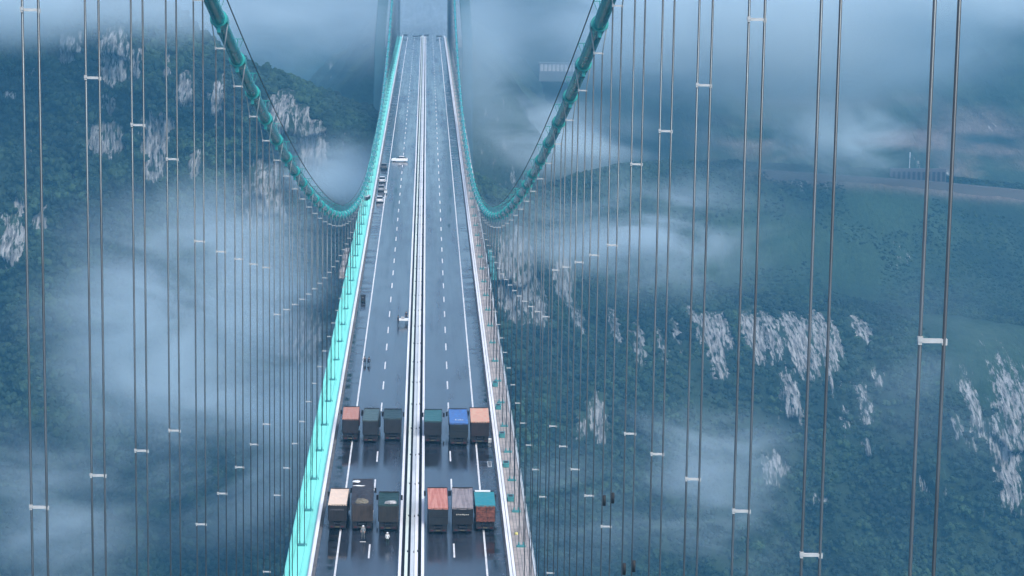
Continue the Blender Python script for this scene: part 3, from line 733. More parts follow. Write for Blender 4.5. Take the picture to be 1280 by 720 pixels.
# grey bag on the right shoulder, yellow bag and grate
t = tag(empty('equipment_case', (10.75, 333.0, dz(333))), 'pale grey case on the right shoulder beside the orange covered truck', 'case')
bevel(MB().box(-.3, .3, -.35, .35, 0, .5).obj('case', M['pipe'], t).data, .04); MB().box(-.31, .31, -.36, .36, .505, .55).obj('lid', M['white'], t)
t = tag(empty('drain_cover', (10.45, 320.3, dz(320)+.004)), 'blue grey steel cover on the right shoulder between the truck rows', 'cover')
MB().box(-.28, .28, -1.6, 1.6, 0, .03).obj('frame', M['pipe'], t); m = MB()
for k in range(10): m.box(-.2, .2, -1.45+k*.3, -1.28+k*.3, .031, .045)
m.obj('grille', M['darksteel'], t)
t = tag(empty('kit_bag', (12.8, 284.2, dz(284)+.162)), 'small yellow bag lying on the brown right walkway', 'bag')
heap(t, 0, 0, .08, .22, .38, .22, paint('yellow_cloth', (.6, .55, .2), .8), 'bag_body', 8); MB().tube([(-.1, -.1, .2), (-.1, 0, .42), (.1, 0, .42), (.1, -.1, .2)], .02, 6).obj('strap', M['black'], t)
# teal cabinets on the right walkway beside anchors, dark toolbox on the left walkway
cabm = MB().box(-.40, .40, -.8, .8, .0, .55).box(-.44, .44, -.84, .84, .551, .60).mesh('cabinet', M['turq_dark']); bevel(cabm, .02)
dk = MB().box(-.28, .28, -.5, .5, .601, .63).mesh('door_panel', M['darksteel'])
for i, Y in enumerate((300.5, 318.5, 336, 354.5, 371)):
    t = tag(empty('walkway_cabinet', (12.65, Y, dz(Y)+.16)), '%s low teal cabinet from the bottom on the right walkway' % ORD[i], 'cabinet', 'teal cabinets on the right walkway')
    link('case', cabm, t); link('lid_panel', dk, t)
t = tag(empty('tool_box', (-13.0, 595, dz(595)+.16)), 'dark slanted box lying on the turquoise left walkway beside the parked cars', 'box'); t.rotation_euler.z = R(-8)
bevel(MB().box(-.35, .35, -2.2, 2.2, .12, .9).obj('case', M['darksteel'], t).data, .05); MB().box(-.37, .37, -2.22, 2.22, .905, .97).obj('lid', M['pipe'], t)
# inspection platforms hung outside the deck edges
for s, mt, lab in ((-1, M['walk'], 'grey inspection platform hung outside the left deck edge'), (1, M['turq_dark'], 'dark turquoise inspection platform hung outside the right deck edge')):
    t = tag(empty('inspection_platform', (s*15.4, 478, dz(490))), lab, 'platform')
    MB().box(-.55, .55, 0, 36, -.75, -.6).obj('floor', mt, t)
    for k in range(4): MB().box(-.45, .45, 2+9*k, 8+9*k, -.59, .35).obj('housing', mt, t)
    m = MB()
    for k in range(10): m.box(s*.53-.03, s*.53+.03, .2+3.9*k, .26+3.9*k, -.6, .55)
    m.box(s*.53-.025, s*.53+.025, 0.1, 35.9, .551, .60); m.obj('railing', mt, t)
    for k in range(5): MB().box(*sorted((-s*.55, -s*.95)), 1+8*k, 1.3+8*k, -.2, .3).obj('bracket', M['darksteel'], t)

# ================================================================ terrain
CONT_A = [[(-375,1650,-219),(-277,1658,-226),(-217,1662,-234),(-193,1664,-241),(-165,1667,-243),(-141,1668,-247),(-120,1670,-261),(-103,1661,-273),(-86,1652,-278),(-68,1643,-282),(-57,1637,-287),(-43,1630,-292),(-32,1624,-295),(-23,1620,-299),(-11,1620,-308),(5,1620,-319),(30,1644,-335),(56,1560,-144),(87,1632,-145),(123,1695,-145),(160,1730,-147),(216,1780,-153),(258,1789,-156),(301,1799,-160),(344,1808,-165),(388,1817,-170),(455,1831,-175),(599,1860,-184)],
 [(-375,1340,3),(-277,1348,-4),(-217,1352,-12),(-193,1354,-19),(-165,1357,-21),(-141,1358,-25),(-120,1360,-39),(-103,1351,-51),(-86,1342,-56),(-68,1333,-60),(-57,1327,-65),(-43,1320,-70),(-32,1314,-73),(-23,1310,-77),(-11,1310,-86),(5,1310,-97),(30,1334,-113),(56,1320,-90),(87,1392,-91),(123,1455,-91),(160,1490,-93),(216,1540,-99),(258,1549,-102),(301,1559,-106),(344,1568,-111),(388,1577,-116),(455,1591,-121),(599,1620,-130)],
 [(-375,1230,41),(-277,1238,34),(-217,1242,26),(-193,1244,19),(-165,1247,17),(-141,1248,13),(-120,1250,-1),(-103,1241,-13),(-86,1232,-18),(-68,1223,-22),(-57,1217,-27),(-43,1210,-32),(-32,1204,-35),(-23,1200,-39),(-11,1200,-48),(5,1200,-59),(30,1224,-75),(56,1260,-84),(87,1332,-85),(123,1395,-85),(160,1430,-87),(216,1480,-93),(258,1489,-96),(301,1499,-100),(344,1508,-105),(388,1517,-110),(455,1531,-115),(599,1560,-124)],
 [(-364,1180,-51),(-267,1180,-54),(-208,1180,-57),(-185,1180,-61),(-157,1180,-62),(-134,1180,-63),(-114,1180,-70),(-98,1175,-75),(-82,1169,-77),(-65,1164,-79),(-54,1160,-81),(-41,1156,-83),(-30,1152,-84),(-22,1150,-86),(-10,1150,-90),(5,1150,-96),(29,1162,-104),(53,1180,-108),(83,1268,-132),(118,1313,-135),(152,1336,-138),(202,1370,-143),(241,1377,-145),(281,1385,-148),(321,1392,-151),(361,1399,-154),(423,1410,-157),(554,1434,-163)],
 [(-352,1130,-141),(-257,1124,-140),(-199,1121,-138),(-177,1119,-138),(-150,1118,-137),(-127,1116,-137),(-108,1115,-137),(-93,1114,-136),(-78,1113,-136),(-62,1112,-136),(-52,1112,-135),(-40,1111,-135),(-29,1110,-135),(-21,1111,-135),(-10,1115,-136),(6,1122,-137),(29,1131,-138),(52,1140,-140),(77,1164,-144),(107,1182,-148),(136,1188,-148),(178,1195,-149),(211,1199,-150),(245,1203,-150),(280,1207,-151),(314,1211,-151),(366,1217,-152),(478,1230,-154)],
 [(-326,1030,-234),(-238,1027,-232),(-185,1025,-232),(-163,1025,-231),(-139,1024,-231),(-117,1023,-231),(-100,1023,-230),(-86,1022,-230),(-72,1022,-230),(-57,1021,-230),(-47,1021,-230),(-36,1021,-230),(-26,1020,-229),(-19,1020,-229),(-8,1022,-230),(6,1024,-230),(28,1027,-231),(49,1030,-232),(71,1036,-234),(97,1043,-236),(123,1050,-238),(162,1060,-240),(192,1065,-242),(223,1069,-243),(254,1074,-244),(286,1079,-246),(334,1086,-247),(436,1100,-251)],
 [(-297,930,-267),(-216,927,-266),(-168,925,-265),(-148,925,-265),(-126,924,-264),(-107,923,-264),(-90,923,-264),(-78,922,-264),(-65,922,-263),(-51,921,-263),(-42,921,-263),(-32,921,-263),(-23,920,-263),(-16,920,-263),(-7,922,-263),(6,924,-264),(26,927,-265),(46,930,-266),(66,936,-269),(89,943,-271),(113,950,-274),(149,960,-277),(177,965,-279),(205,969,-281),(234,974,-282),(263,979,-284),(307,986,-286),(401,1000,-291)]]
CONT_B = [[(-1034,3800,-96),(-690,3730,-91),(-411,3672,-88),(-248,3637,-86),(-77,3600,-84),(-3,3465,-84),(56,3350,-85),(110,3235,-85),(167,3100,-86),(231,3011,-86),(304,2900,-87),(389,2910,-85),(475,2920,-84),(561,2930,-82),(648,2940,-81),(781,2955,-79),(1007,2980,-75)],
 [(-1004,3300,100),(-669,3230,105),(-399,3172,108),(-240,3137,110),(-74,3100,112),(-3,2965,112),(54,2850,111),(106,2735,111),(161,2600,110),(222,2511,110),(292,2400,109),(374,2410,111),(456,2420,112),(539,2430,114),(623,2440,115),(751,2455,117),(968,2480,121)],
 [(-903,2950,-38),(-600,2880,-31),(-356,2822,-26),(-214,2787,-23),(-65,2750,-20),(-1,2615,-14),(49,2500,-9),(94,2385,-5),(142,2250,1),(194,2161,4),(252,2050,9),(323,2060,10),(394,2070,10),(466,2080,11),(539,2090,12),(650,2105,13),(839,2130,14)],
 [(-829,2690,-152),(-549,2620,-143),(-325,2562,-135),(-194,2527,-131),(-58,2490,-126),(0,2355,-115),(45,2240,-105),(86,2125,-95),(127,1990,-83),(173,1901,-76),(223,1790,-66),(285,1800,-66),(348,1810,-66),(412,1820,-66),(476,1830,-66),(575,1845,-66),(743,1870,-66)],
 [(-769,2480,-271),(-508,2410,-259),(-299,2352,-249),(-178,2317,-243),(-53,2280,-236),(1,2145,-217),(42,2030,-201),(79,1915,-185),(114,1760,-163),(154,1671,-151),(197,1560,-135),(252,1570,-136),(308,1580,-137),(364,1590,-138),(421,1600,-138),(509,1615,-139),(659,1640,-141)]]
ROCKS = [(-178,1215,-6,5.3,6.9,1.0),(-156,1214,-10,7.3,12.2,1.0),(-145,1213,-13,4.1,8.1,0.8),(-129,1218,-14,1.6,6.5,0.9),(-120,1214,-24,4.9,7.3,1.0),(-159,1199,-33,5.6,5.6,0.8),(-158,1188,-50,8.8,7.2,1.2),(-134,1187,-53,6.4,13.9,1.2),(-133,1195,-42,8.0,6.0,1.0),(-114,1188,-60,3.6,8.0,1.0),(-174,1193,-41,3.2,3.2,0.7),(-199,1152,-96,5.4,8.5,1.1),(-188,1159,-87,4.7,6.2,1.0),(-198,1164,-80,3.1,7.0,0.9),(-207,1197,-28,4.0,2.8,0.7),(-103,1210,-31,4.9,12.2,0.9),(-174,1174,-68,2.4,3.9,0.6),(-170,1159,-87,0.8,3.9,0.9),(-197,1205,-17,3.2,3.2,0.6),(-197,1183,-53,3.2,3.2,0.4),(-70,1198,-35,8.8,10.0,0.9),(-58,1198,-34,3.2,4.0,0.8),(-54,1181,-51,8.7,11.1,1.1),(-39,1182,-46,1.6,5.6,1.0),(-50,1186,-44,4.8,4.0,0.9),(-77,1168,-76,11.8,16.5,0.9),(-57,1115,-132,11.2,10.5,1.0),(-67,1127,-119,7.6,7.6,0.8),(-105,1126,-125,5.3,5.3,0.6),(-87,1145,-102,4.6,8.5,0.6),(48,1165,-110,10.9,17.6,1.3),(73,1243,-124,10.4,12.5,1.0),(79,1204,-135,5.7,8.1,0.8),(99,1207,-139,4.0,10.5,0.9),(111,1188,-146,3.2,5.6,0.9),(121,1185,-148,3.2,4.0,0.8),(131,1195,-145,2.0,6.4,0.9),(142,1222,-141,3.3,7.4,1.1),(150,1195,-146,4.8,12.8,1.3),(157,1207,-144,4.0,5.7,1.0),(172,1204,-145,5.7,10.5,1.2),(181,1206,-146,5.7,10.1,1.0),(196,1202,-148,8.1,12.9,1.3),(209,1207,-147,4.9,12.1,1.2),(216,1214,-146,1.6,10.2,1.1),(230,1220,-145,4.9,4.9,0.9),(184,1154,-170,5.4,7.7,1.0),(206,1167,-164,1.6,4.7,0.9),(221,1155,-173,4.7,7.8,0.7),(218,1134,-189,1.5,4.6,0.9),(210,1143,-182,3.8,6.1,0.5),(274,1163,-173,3.9,9.8,1.1),(263,1154,-179,3.5,4.6,1.0),(295,1159,-178,8.6,17.5,1.1),(285,1138,-195,6.9,17.2,1.1),(302,1173,-168,5.5,5.5,1.0),(269,1147,-185,3.1,4.6,0.9),(281,1122,-208,2.3,4.5,0.7),(269,1115,-213,1.1,3.0,0.9),(171,1118,-196,7.5,4.5,0.8),(244,1122,-203,2.3,3.8,0.8),(253,1120,-206,1.1,3.0,0.8),(188,1108,-207,7.4,2.2,0.5),(86,1123,-174,5.3,8.3,0.8),(78,1116,-176,3.0,3.7,0.7),(110,1182,-148,4.0,7.9,0.8),(116,1136,-174,2.3,3.8,0.4),(143,1125,-186,0.8,1.9,0.8),(287,1423,-136,7.6,3.8,0.5),(59,1167,-126,8.6,8.6,0.8),(231,1170,-164,3.1,3.1,0.6),(313,1153,-184,9.7,19.3,1.0),(-214,1157,-89,7.0,9.7,1.0),(-234,1189,-39,8.0,12.0,0.8),(241,1486,-95,19.9,8.0,0.3),(113,1322,-128,3.5,5.3,0.3)]

def add_attr(me, name, arr):
    a = me.attributes.new(name, 'FLOAT', 'POINT'); a.data.foreach_set('value', np.asarray(arr, np.float32).ravel())
def grid_mesh(name, P, mat, attrs=None):
    nv, nu, _ = P.shape
    me = bpy.data.meshes.new(name); me.vertices.add(nv*nu); me.vertices.foreach_set('co', P.astype(np.float32).ravel())
    idx = np.arange(nv*nu).reshape(nv, nu)
    q = np.stack([idx[:-1, :-1], idx[1:, :-1], idx[1:, 1:], idx[:-1, 1:]], -1).reshape(-1, 4)
    me.loops.add(q.size); me.loops.foreach_set('vertex_index', q.ravel().astype(np.int32))
    me.polygons.add(len(q)); me.polygons.foreach_set('loop_start', np.arange(0, q.size, 4, dtype=np.int32)); me.polygons.foreach_set('loop_total', np.full(len(q), 4, np.int32))
    me.update(calc_edges=True); me.validate()
    me.polygons.foreach_set('use_smooth', [True]*len(me.polygons))
    for k, a in (attrs or {}).items(): add_attr(me, k, a)
    me.materials.append(mat)
    return me

def terrain_mat(name, veg=(.032, .056, .034), veg2=(.014, .030, .024), rock=(.40, .405, .40)):
    m, nt, b = mat_new(name); b.inputs['Roughness'].default_value = .95
    b.inputs['Specular IOR Level'].default_value = .15
    geo = N(nt, 'ShaderNodeNewGeometry')
    def noise(st, det=6, ro=.6, sc=1.):
        mp = N(nt, 'ShaderNodeMapping'); mp.inputs['Scale'].default_value = st
        n = N(nt, 'ShaderNodeTexNoise'); n.inputs['Scale'].default_value = sc; n.inputs['Detail'].default_value = det; n.inputs['Roughness'].default_value = ro
        nt.links.new(geo.outputs['Position'], mp.inputs[0]); nt.links.new(mp.outputs[0], n.inputs['Vector']); return n
    def ramp(src, p0, c0, p1, c1):
        r = N(nt, 'ShaderNodeValToRGB'); e = r.color_ramp.elements; e[0].position = p0; e[0].color = (*c0, 1); e[1].position = p1; e[1].color = (*c1, 1)
        nt.links.new(src, r.inputs[0]); return r
    nb = noise((.02, .01, .03)); nf = noise((.35, .15, .5), 6, .7)
    v1 = ramp(nb.outputs['Fac'], .38, veg2, .62, veg); v2 = ramp(nf.outputs['Fac'], .3, (.55,)*3, .7, (1.5,)*3)
    vm = N(nt, 'ShaderNodeMixRGB', blend_type='MULTIPLY'); vm.inputs[0].default_value = 1; nt.links.new(v1.outputs[0], vm.inputs[1]); nt.links.new(v2.outputs[0], vm.inputs[2])
    # meadow: paler green
    am = N(nt, 'ShaderNodeAttribute', attribute_name='meadow')
    me_ = N(nt, 'ShaderNodeMixRGB'); nt.links.new(am.outputs['Fac'], me_.inputs[0]); nt.links.new(vm.outputs[0], me_.inputs[1])
    mc = ramp(nf.outputs['Fac'], .3, (.03, .07, .04), .7, (.06, .12, .06)); nt.links.new(mc.outputs[0], me_.inputs[2])
    ae = N(nt, 'ShaderNodeAttribute', attribute_name='earth')
    ee = N(nt, 'ShaderNodeMixRGB'); nt.links.new(ae.outputs['Fac'], ee.inputs[0]); nt.links.new(me_.outputs[0], ee.inputs[1])
    ec = ramp(nf.outputs['Fac'], .3, (.16, .12, .11), .7, (.30, .24, .22)); nt.links.new(ec.outputs[0], ee.inputs[2])
    # rock: pale limestone with vertical dark streaks
    ns = noise((.34, .07, .075), 8, .76); nr = noise((.8, .08, .12), 7, .75)
    rc = ramp(nr.outputs['Fac'], .42, tuple(x*.30 for x in rock), .60, rock)
    ar = N(nt, 'ShaderNodeAttribute', attribute_name='rock')
    mth = N(nt, 'ShaderNodeMath', operation='MULTIPLY_ADD'); mth.inputs[1].default_value = 1.0
    ofs = N(nt, 'ShaderNodeMath', operation='MULTIPLY_ADD'); ofs.inputs[1].default_value = 4.2; ofs.inputs[2].default_value = -2.20
    nt.links.new(ns.outputs['Fac'], ofs.inputs[0]); nt.links.new(ar.outputs['Fac'], mth.inputs[0]); nt.links.new(ofs.outputs[0], mth.inputs[2])
    rm = N(nt, 'ShaderNodeMapRange'); rm.inputs['From Min'].default_value = .42; rm.inputs['From Max'].default_value = .62; nt.links.new(mth.outputs[0], rm.inputs[0])
    gate = N(nt, 'ShaderNodeMapRange'); gate.inputs['From Min'].default_value = .02; gate.inputs['From Max'].default_value = .15; nt.links.new(ar.outputs['Fac'], gate.inputs[0])
    rg = N(nt, 'ShaderNodeMath', operation='MULTIPLY'); brk = N(nt, 'ShaderNodeTexNoise'); bmp = N(nt, 'ShaderNodeMapping'); bmp.inputs['Scale'].default_value = (.8, .12, .22); nt.links.new(geo.outputs['Position'], bmp.inputs[0]); nt.links.new(bmp.outputs[0], brk.inputs['Vector'])
    brk.inputs['Scale'].default_value = 1; brk.inputs['Detail'].default_value = 4; brk.inputs['Distortion'].default_value = .1
    bk = N(nt, 'ShaderNodeMapRange'); bk.inputs['From Min'].default_value = .385; bk.inputs['From Max'].default_value = .475; nt.links.new(brk.outputs['Fac'], bk.inputs[0])
    b3 = N(nt, 'ShaderNodeMath', operation='MULTIPLY'); nt.links.new(rm.outputs[0], b3.inputs[0]); nt.links.new(bk.outputs[0], b3.inputs[1])
    nt.links.new(b3.outputs[0], rg.inputs[0]); nt.links.new(gate.outputs[0], rg.inputs[1])
    mx = N(nt, 'ShaderNodeMixRGB'); nt.links.new(rg.outputs[0], mx.inputs[0]); nt.links.new(ee.outputs[0], mx.inputs[1]); nt.links.new(rc.outputs[0], mx.inputs[2])
    nt.links.new(mx.outputs[0], b.inputs['Base Color'])
    bp = N(nt, 'ShaderNodeBump'); bp.inputs['Strength'].default_value = .8; bp.inputs['Distance'].default_value = 2.0
    ad = N(nt, 'ShaderNodeMath', operation='ADD'); nt.links.new(nf.outputs['Fac'], ad.inputs[0]); nt.links.new(nr.outputs['Fac'], ad.inputs[1])
    nt.links.new(ad.outputs[0], bp.inputs['Height']); nt.links.new(bp.outputs[0], b.inputs['Normal'])
    return m
TM = terrain_mat('canyon_wall_ground')
NV, NU = 520, 900
P = sheet(CONT_A, NV, NU)
X, Yc, Z = P[..., 0], P[..., 1], P[..., 2]
rowf = np.repeat(np.linspace(0, 6, NV)[:, None], NU, 1)       # 2 = ridge line
face = np.clip((rowf-2.0)/.5, 0, 1)
s_up = Z-.17*Yc
big = fbm(X/95+3, s_up/70+1, 5); gul = ridged(X/60+s_up/140, s_up/160+9, 4)
P[..., 1] += face*(30*big-36*(gul-.55)); P[..., 2] += face*4*big+(1-face)*2.5*fbm(X/25, Yc/25, 4)
rock = np.zeros_like(X)
Xr, Yr_, Zr = X, Yc, Z
for (x, y, z, a, b_, st) in ROCKS:
    st *= 1.12
    if x < -60: a *= 1.1; b_ *= 1.05
    du = (X-x)/a; dv = (s_up-(z-.17*y))/b_
    w = np.exp(-(du*du)**1.3*.8-(dv*dv)**1.2*.8-((Yc-y)/(b_*1.5+22))**2)*st*np.clip((rowf-1.9)*8, 0, 1)
    rock = np.maximum(rock, w)
rn = ridged(X/7+2, s_up/45, 4)
P[..., 1] -= np.clip(rock, 0, 1)*(13*(rn-.3)+5*np.tanh(3*np.sin(s_up/5.5+3*fbm(X/30, s_up/20, 3))))
P[..., 2] += face*np.clip(1-rock, 0, 1)*1.2*fbm(X/9, s_up/7, 4)
meadow = np.clip((X-60)/60, 0, 1)*np.clip(1-abs(rowf-2.75)/.9, 0, 1)*np.clip(.45+.9*fbm(X/60+7, s_up/25, 4), 0, 1)
meadow = np.maximum(meadow, 1.0*np.exp(-((X-294)/45)**2-((s_up-(-147-.17*1232))/16)**2))
earth = np.clip((X-190)/30, 0, 1)*np.exp(-((rowf-2.10)/.06)**2)*.6
me = grid_mesh('canyon_wall', P, TM, {'rock': rock, 'meadow': meadow*.45, 'earth': earth})
o = link('terrain', me); tag(o, kind='structure')
PA, ROCKA, MEADA, FACEA, ROWA = P.copy(), rock, meadow, face, rowf

# farther slopes behind the terrace and the distant range
PB = sheet(CONT_B, 260, 700)
XB, YB, ZB = PB[..., 0], PB[..., 1], PB[..., 2]
rb = np.repeat(np.linspace(0, 4, 260)[:, None], 700, 1)
fb = fbm(XB/160+11, ZB/90+2, 5); gb = ridged(XB/110+ZB/160+4, ZB/130, 4)
PB[..., 1] += 60*fb-60*(gb-.5); PB[..., 2] += 9*fb
rockB = np.clip(fbm(XB/60+5, ZB/40+3, 4)*1.3-.25, 0, 1)*np.clip((XB-180)/100, 0, 1)*np.clip((rb-3)*2, 0, 1)
earthB = np.clip(fbm(XB/70+1, ZB/12, 4)*1.5+.3, 0, 1)*np.clip((XB-170)/60, 0, 1)*np.clip((rb-3.0)/.5, 0, 1)*.8
o = link('terrain', grid_mesh('far_slopes', PB, terrain_mat('far_slope_ground'), {'rock': rockB*.8, 'meadow': 0*rb, 'earth': earthB})); tag(o, kind='structure')

# landing hill under the far end of the bridge, and the approach road on it
gx, gy = np.meshgrid(np.linspace(-260, 260, 200), np.linspace(1290, 2100, 240))
rr = np.maximum(np.abs(gx)/1.0-19, 0); ry = np.maximum(1420-gy, 0)
hh = -10.2-np.clip(rr*1.05, 0, 400)-ry*1.3+(gy-1500)*.0
edge = np.clip((rr+ry)/25, 0, 1)
hh = hh+edge*(20*fbm(gx/70, gy/60, 5)-24*(ridged(gx/50+3, gy/80, 4)-.5))
hh = np.maximum(hh, -260)
o = link('terrain', grid_mesh('landing_hill', np.stack([gx, gy, hh], -1), terrain_mat('hill_ground'), {'rock': .6*np.clip(fbm(gx/40, hh/30, 3), 0, 1)*edge, 'meadow': 0*gx, 'earth': np.clip(1-edge*1.5, 0, 1)*.7})); tag(o, kind='structure')
zr = dz(Y_END)
o = MB().add([(-15, Y_END+.02, zr-.0), (15, Y_END+.02, zr), (19, 1500, zr-2.5), (-19, 1500, zr-2.5), (-19, 2080, zr-2), (19, 2080, zr-2)], [(0, 1, 2, 3), (3, 2, 5, 4)]).obj('road', M['asphalt']); tag(o, kind='structure')
# canyon floor, wide ground and river
o = MB().add([(-9000, -4000, -600), (9000, -4000, -600), (9000, 12000, -600), (-9000, 12000, -600)], [(0, 1, 2, 3)]).obj('ground', terrain_mat('valley_ground')); tag(o, kind='structure')
o = MB().add([(-9000, 380, -597), (9000, 300, -597), (9000, 520, -597), (-9000, 600, -597)], [(0, 1, 2, 3)]).obj('river', paint('river_water', (.02, .05, .05), .12, 0, .1, .01)); tag(o, kind='structure')

# terrace road with a retaining wall
def on_A(x, y):
    i = np.argmin((PA[200:, :, 0]-x)**2+(PA[200:, :, 1]-y)**2); q = PA[200:].reshape(-1, 3)[i]; return q
RC = [(205, 1476), (236, 1480), (258, 1483), (289, 1489), (321, 1496), (354, 1503), (393, 1511), (452, 1520)]
ROADZ = [-93.5, -96, -97.5, -100, -102.5, -106, -110, -116]
m = MB(); vs = []
for (x, y), z in zip(RC, ROADZ): vs += [(x, y-2.5, z+2.2), (x, y+3, z+2.4)]
m.add(vs, [(2*i, 2*i+2, 2*i+3, 2*i+1) for i in range(len(RC)-1)])
m.add([(a, b_, c-(0 if k % 2 else 0)) for k, (a, b_, c) in enumerate(vs)]+[(a, b_-1.5, c-7) for k, (a, b_, c) in enumerate(vs) if k % 2 == 0], [(2*i, 2*i+2, len(vs)+i+1, len(vs)+i) for i in range(len(RC)-1)])
o = m.obj('mountain_road', paint('pale_gravel', (.085, .08, .075), .9)); tag(o, kind='structure')
t = tag(empty('retaining_wall', (0, 0, 0)), 'pale retaining wall with dark bays above the mountain terrace road at right', 'wall')
MB().box(298, 334, 1503, 1505, -102, -93).obj('wall', paint('pale_wall', (.13, .12, .13), .9), t)
for k in range(11): MB().box(299.5+3.2*k, 301.3+3.2*k, 1502.7, 1502.99, -101, -95).obj('bay', M['darksteel'], t)
t = tag(empty('white_mast', (312, 1512, -98)), 'small white mast standing above the mountain terrace road', 'mast')
MB().tube([(0, 0, 0), (0, 0, 14)], [.3, .2], 8).obj('pole', M['white'], t); MB().tube([(0, 0, 11), (0, 0, 14.4)], .45, 8).obj('head', M['white'], t)
t = tag(empty('hillside_building', (97, 2006, -71.5)), 'long low building showing a faint row of pale windows through the fog', 'building')
WPALE = paint('pale_panel', (.42, .43, .44), .8); WDARK = paint('weathered_wall', (.11, .13, .14), .9)
MB().box(0, 32, 0, 9, -8, 7).obj('wall', WDARK, t); MB().box(-.8, 32.8, -.8, 9.8, 7, 7.6).obj('roof', WDARK, t)
for k in range(9): MB().box(.8+3.4*k, 3.2+3.4*k, -.25, -.01, .6, 6.4).obj('window', WPALE, t)

# ---------------------------------------------------------------- forest on the canyon wall
def crown_mesh(seed):
    rg = np.random.RandomState(seed); bm = bmesh.new()
    for k in range(7):
        c = Vector(rg.normal(0, .42, 3)); c.z = abs(c.z)*.7+.3; r_ = .34+.28*rg.rand()
        s2 = bmesh.ops.create_icosphere(bm, subdivisions=2, radius=r_)
        for v_ in s2['verts']:
            q = v_.co.copy(); k2 = 1+.45*float(fbm(np.array([q.x*7+seed*3.3+k]), np.array([q.y*7+q.z*5+k*2.2]), 2)[0])
            v_.co = q*k2+c
    for k in range(120):
        d = Vector(rg.normal(0, 1, 3)).normalized(); p = Vector((d.x*.85, d.y*.85, .45+d.z*.6)); a = Vector(rg.normal(0, 1, 3)).normalized()*.14; b_ = a.cross(Vector(rg.normal(0, 1, 3))).normalized()*.12
        vv = [bm.verts.new(p+a), bm.verts.new(p+b_), bm.verts.new(p-a), bm.verts.new(p-b_)]; bm.faces.new(vv)
    me = bpy.data.meshes.new('tree_crown'); bm.to_mesh(me); bm.free(); return me
def leaf_mat():
    m, nt, b = mat_new('forest_leaf'); b.inputs['Roughness'].default_value = .8; b.inputs['Specular IOR Level'].default_value = .2
    oi = N(nt, 'ShaderNodeObjectInfo'); r = N(nt, 'ShaderNodeValToRGB'); e = r.color_ramp.elements
    e[0].color = (.010, .024, .020, 1); e[1].color = (.034, .062, .036, 1); e.new(.6).color = (.018, .038, .028, 1)
    nt.links.new(oi.outputs['Random'], r.inputs[0])
    geo = N(nt, 'ShaderNodeNewGeometry'); mp = N(nt, 'ShaderNodeMapping'); mp.inputs['Scale'].default_value = (.03, .012, .04)
    n = N(nt, 'ShaderNodeTexNoise'); n.inputs['Scale'].default_value = 1; n.inputs['Detail'].default_value = 4
    nt.links.new(geo.outputs['Position'], mp.inputs[0]); nt.links.new(mp.outputs[0], n.inputs['Vector'])
    r2 = N(nt, 'ShaderNodeValToRGB'); r2.color_ramp.elements[0].position = .38; r2.color_ramp.elements[0].color = (.6, .65, .75, 1); r2.color_ramp.elements[1].position = .62; r2.color_ramp.elements[1].color = (1.2, 1.25, 1.0, 1)
    nt.links.new(n.outputs['Fac'], r2.inputs[0])
    mx = N(nt, 'ShaderNodeMixRGB', blend_type='MULTIPLY'); mx.inputs[0].default_value = 1; nt.links.new(r.outputs[0], mx.inputs[1]); nt.links.new(r2.outputs[0], mx.inputs[2])
    nt.links.new(mx.outputs[0], b.inputs['Base Color']); return m
LEAF = leaf_mat()
protos = bpy.data.collections.new('tree_prototypes')
for k in range(5):
    cm_ = crown_mesh(k+1); cm_.materials.append(LEAF); po = bpy.data.objects.new('tree_crown', cm_); protos.objects.link(po)
rg = np.random.RandomState(11)
NT = 130000
ri = rg.uniform(NV*(1.72/6), NV-2, NT); ci = rg.uniform(60, NU-2, NT)
i0 = ri.astype(int); j0 = ci.astype(int); fr, fc = ri-i0, ci-j0
def samp(A):
    f_, c_ = (fr[:, None], fc[:, None]) if A.ndim == 3 else (fr, fc)
    return (A[i0, j0]*(1-f_)+A[i0+1, j0]*f_)*(1-c_)+(A[i0, j0+1]*(1-f_)+A[i0+1, j0+1]*f_)*c_
pt = samp(PA); rk = samp(ROCKA); md = samp(MEADA)
dens = fbm(pt[:, 0]/28, (pt[:, 2]-.17*pt[:, 1])/20, 4)
keep = (rk+.25*dens < .42) & (md < .55+.3*dens) & ~((rg.rand(NT) < .5) & (dens < -.15)) & ~((pt[:, 0] > 195) & (abs(pt[:, 1]-1493) < 16) & (pt[:, 2] > -125))
rwf = samp(ROWA); upz = (np.clip((pt[:, 0]-50)/50, 0, 1)*np.clip((3.7-rwf)/.5, 0, 1))[keep]
pt = pt[keep]; md = md[keep]; dens = dens[keep]
sc = (1.15+2.6*rg.rand(len(pt))**3+.5*dens)*np.where(pt[:, 0] > 60, .8, 1.0)*(1-.3*np.clip(md, 0, 1))*(1-.55*upz)
rotz = rg.rand(len(pt))*6.283
pt[:, 2] -= .25*sc
fm = bpy.data.meshes.new('forest'); fm.vertices.add(len(pt)); fm.vertices.foreach_set('co', pt.astype(np.float32).ravel()); add_attr(fm, 'sc', sc); add_attr(fm, 'rz', rotz)
fo = link('forest', fm); tag(fo, 'dense wooded cover clinging to the canyon wall', 'forest', kind='stuff')
ng = bpy.data.node_groups.new('scatter', 'GeometryNodeTree')
ng.interface.new_socket('Geometry', in_out='INPUT', socket_type='NodeSocketGeometry'); ng.interface.new_socket('Geometry', in_out='OUTPUT', socket_type='NodeSocketGeometry')
gi = ng.nodes.new('NodeGroupInput'); go = ng.nodes.new('NodeGroupOutput'); iop = ng.nodes.new('GeometryNodeInstanceOnPoints')
cinf = ng.nodes.new('GeometryNodeCollectionInfo'); cinf.inputs['Collection'].default_value = protos; cinf.inputs['Separate Children'].default_value = True; cinf.inputs['Reset Children'].default_value = True
a1 = ng.nodes.new('GeometryNodeInputNamedAttribute'); a1.data_type = 'FLOAT'; a1.inputs['Name'].default_value = 'sc'
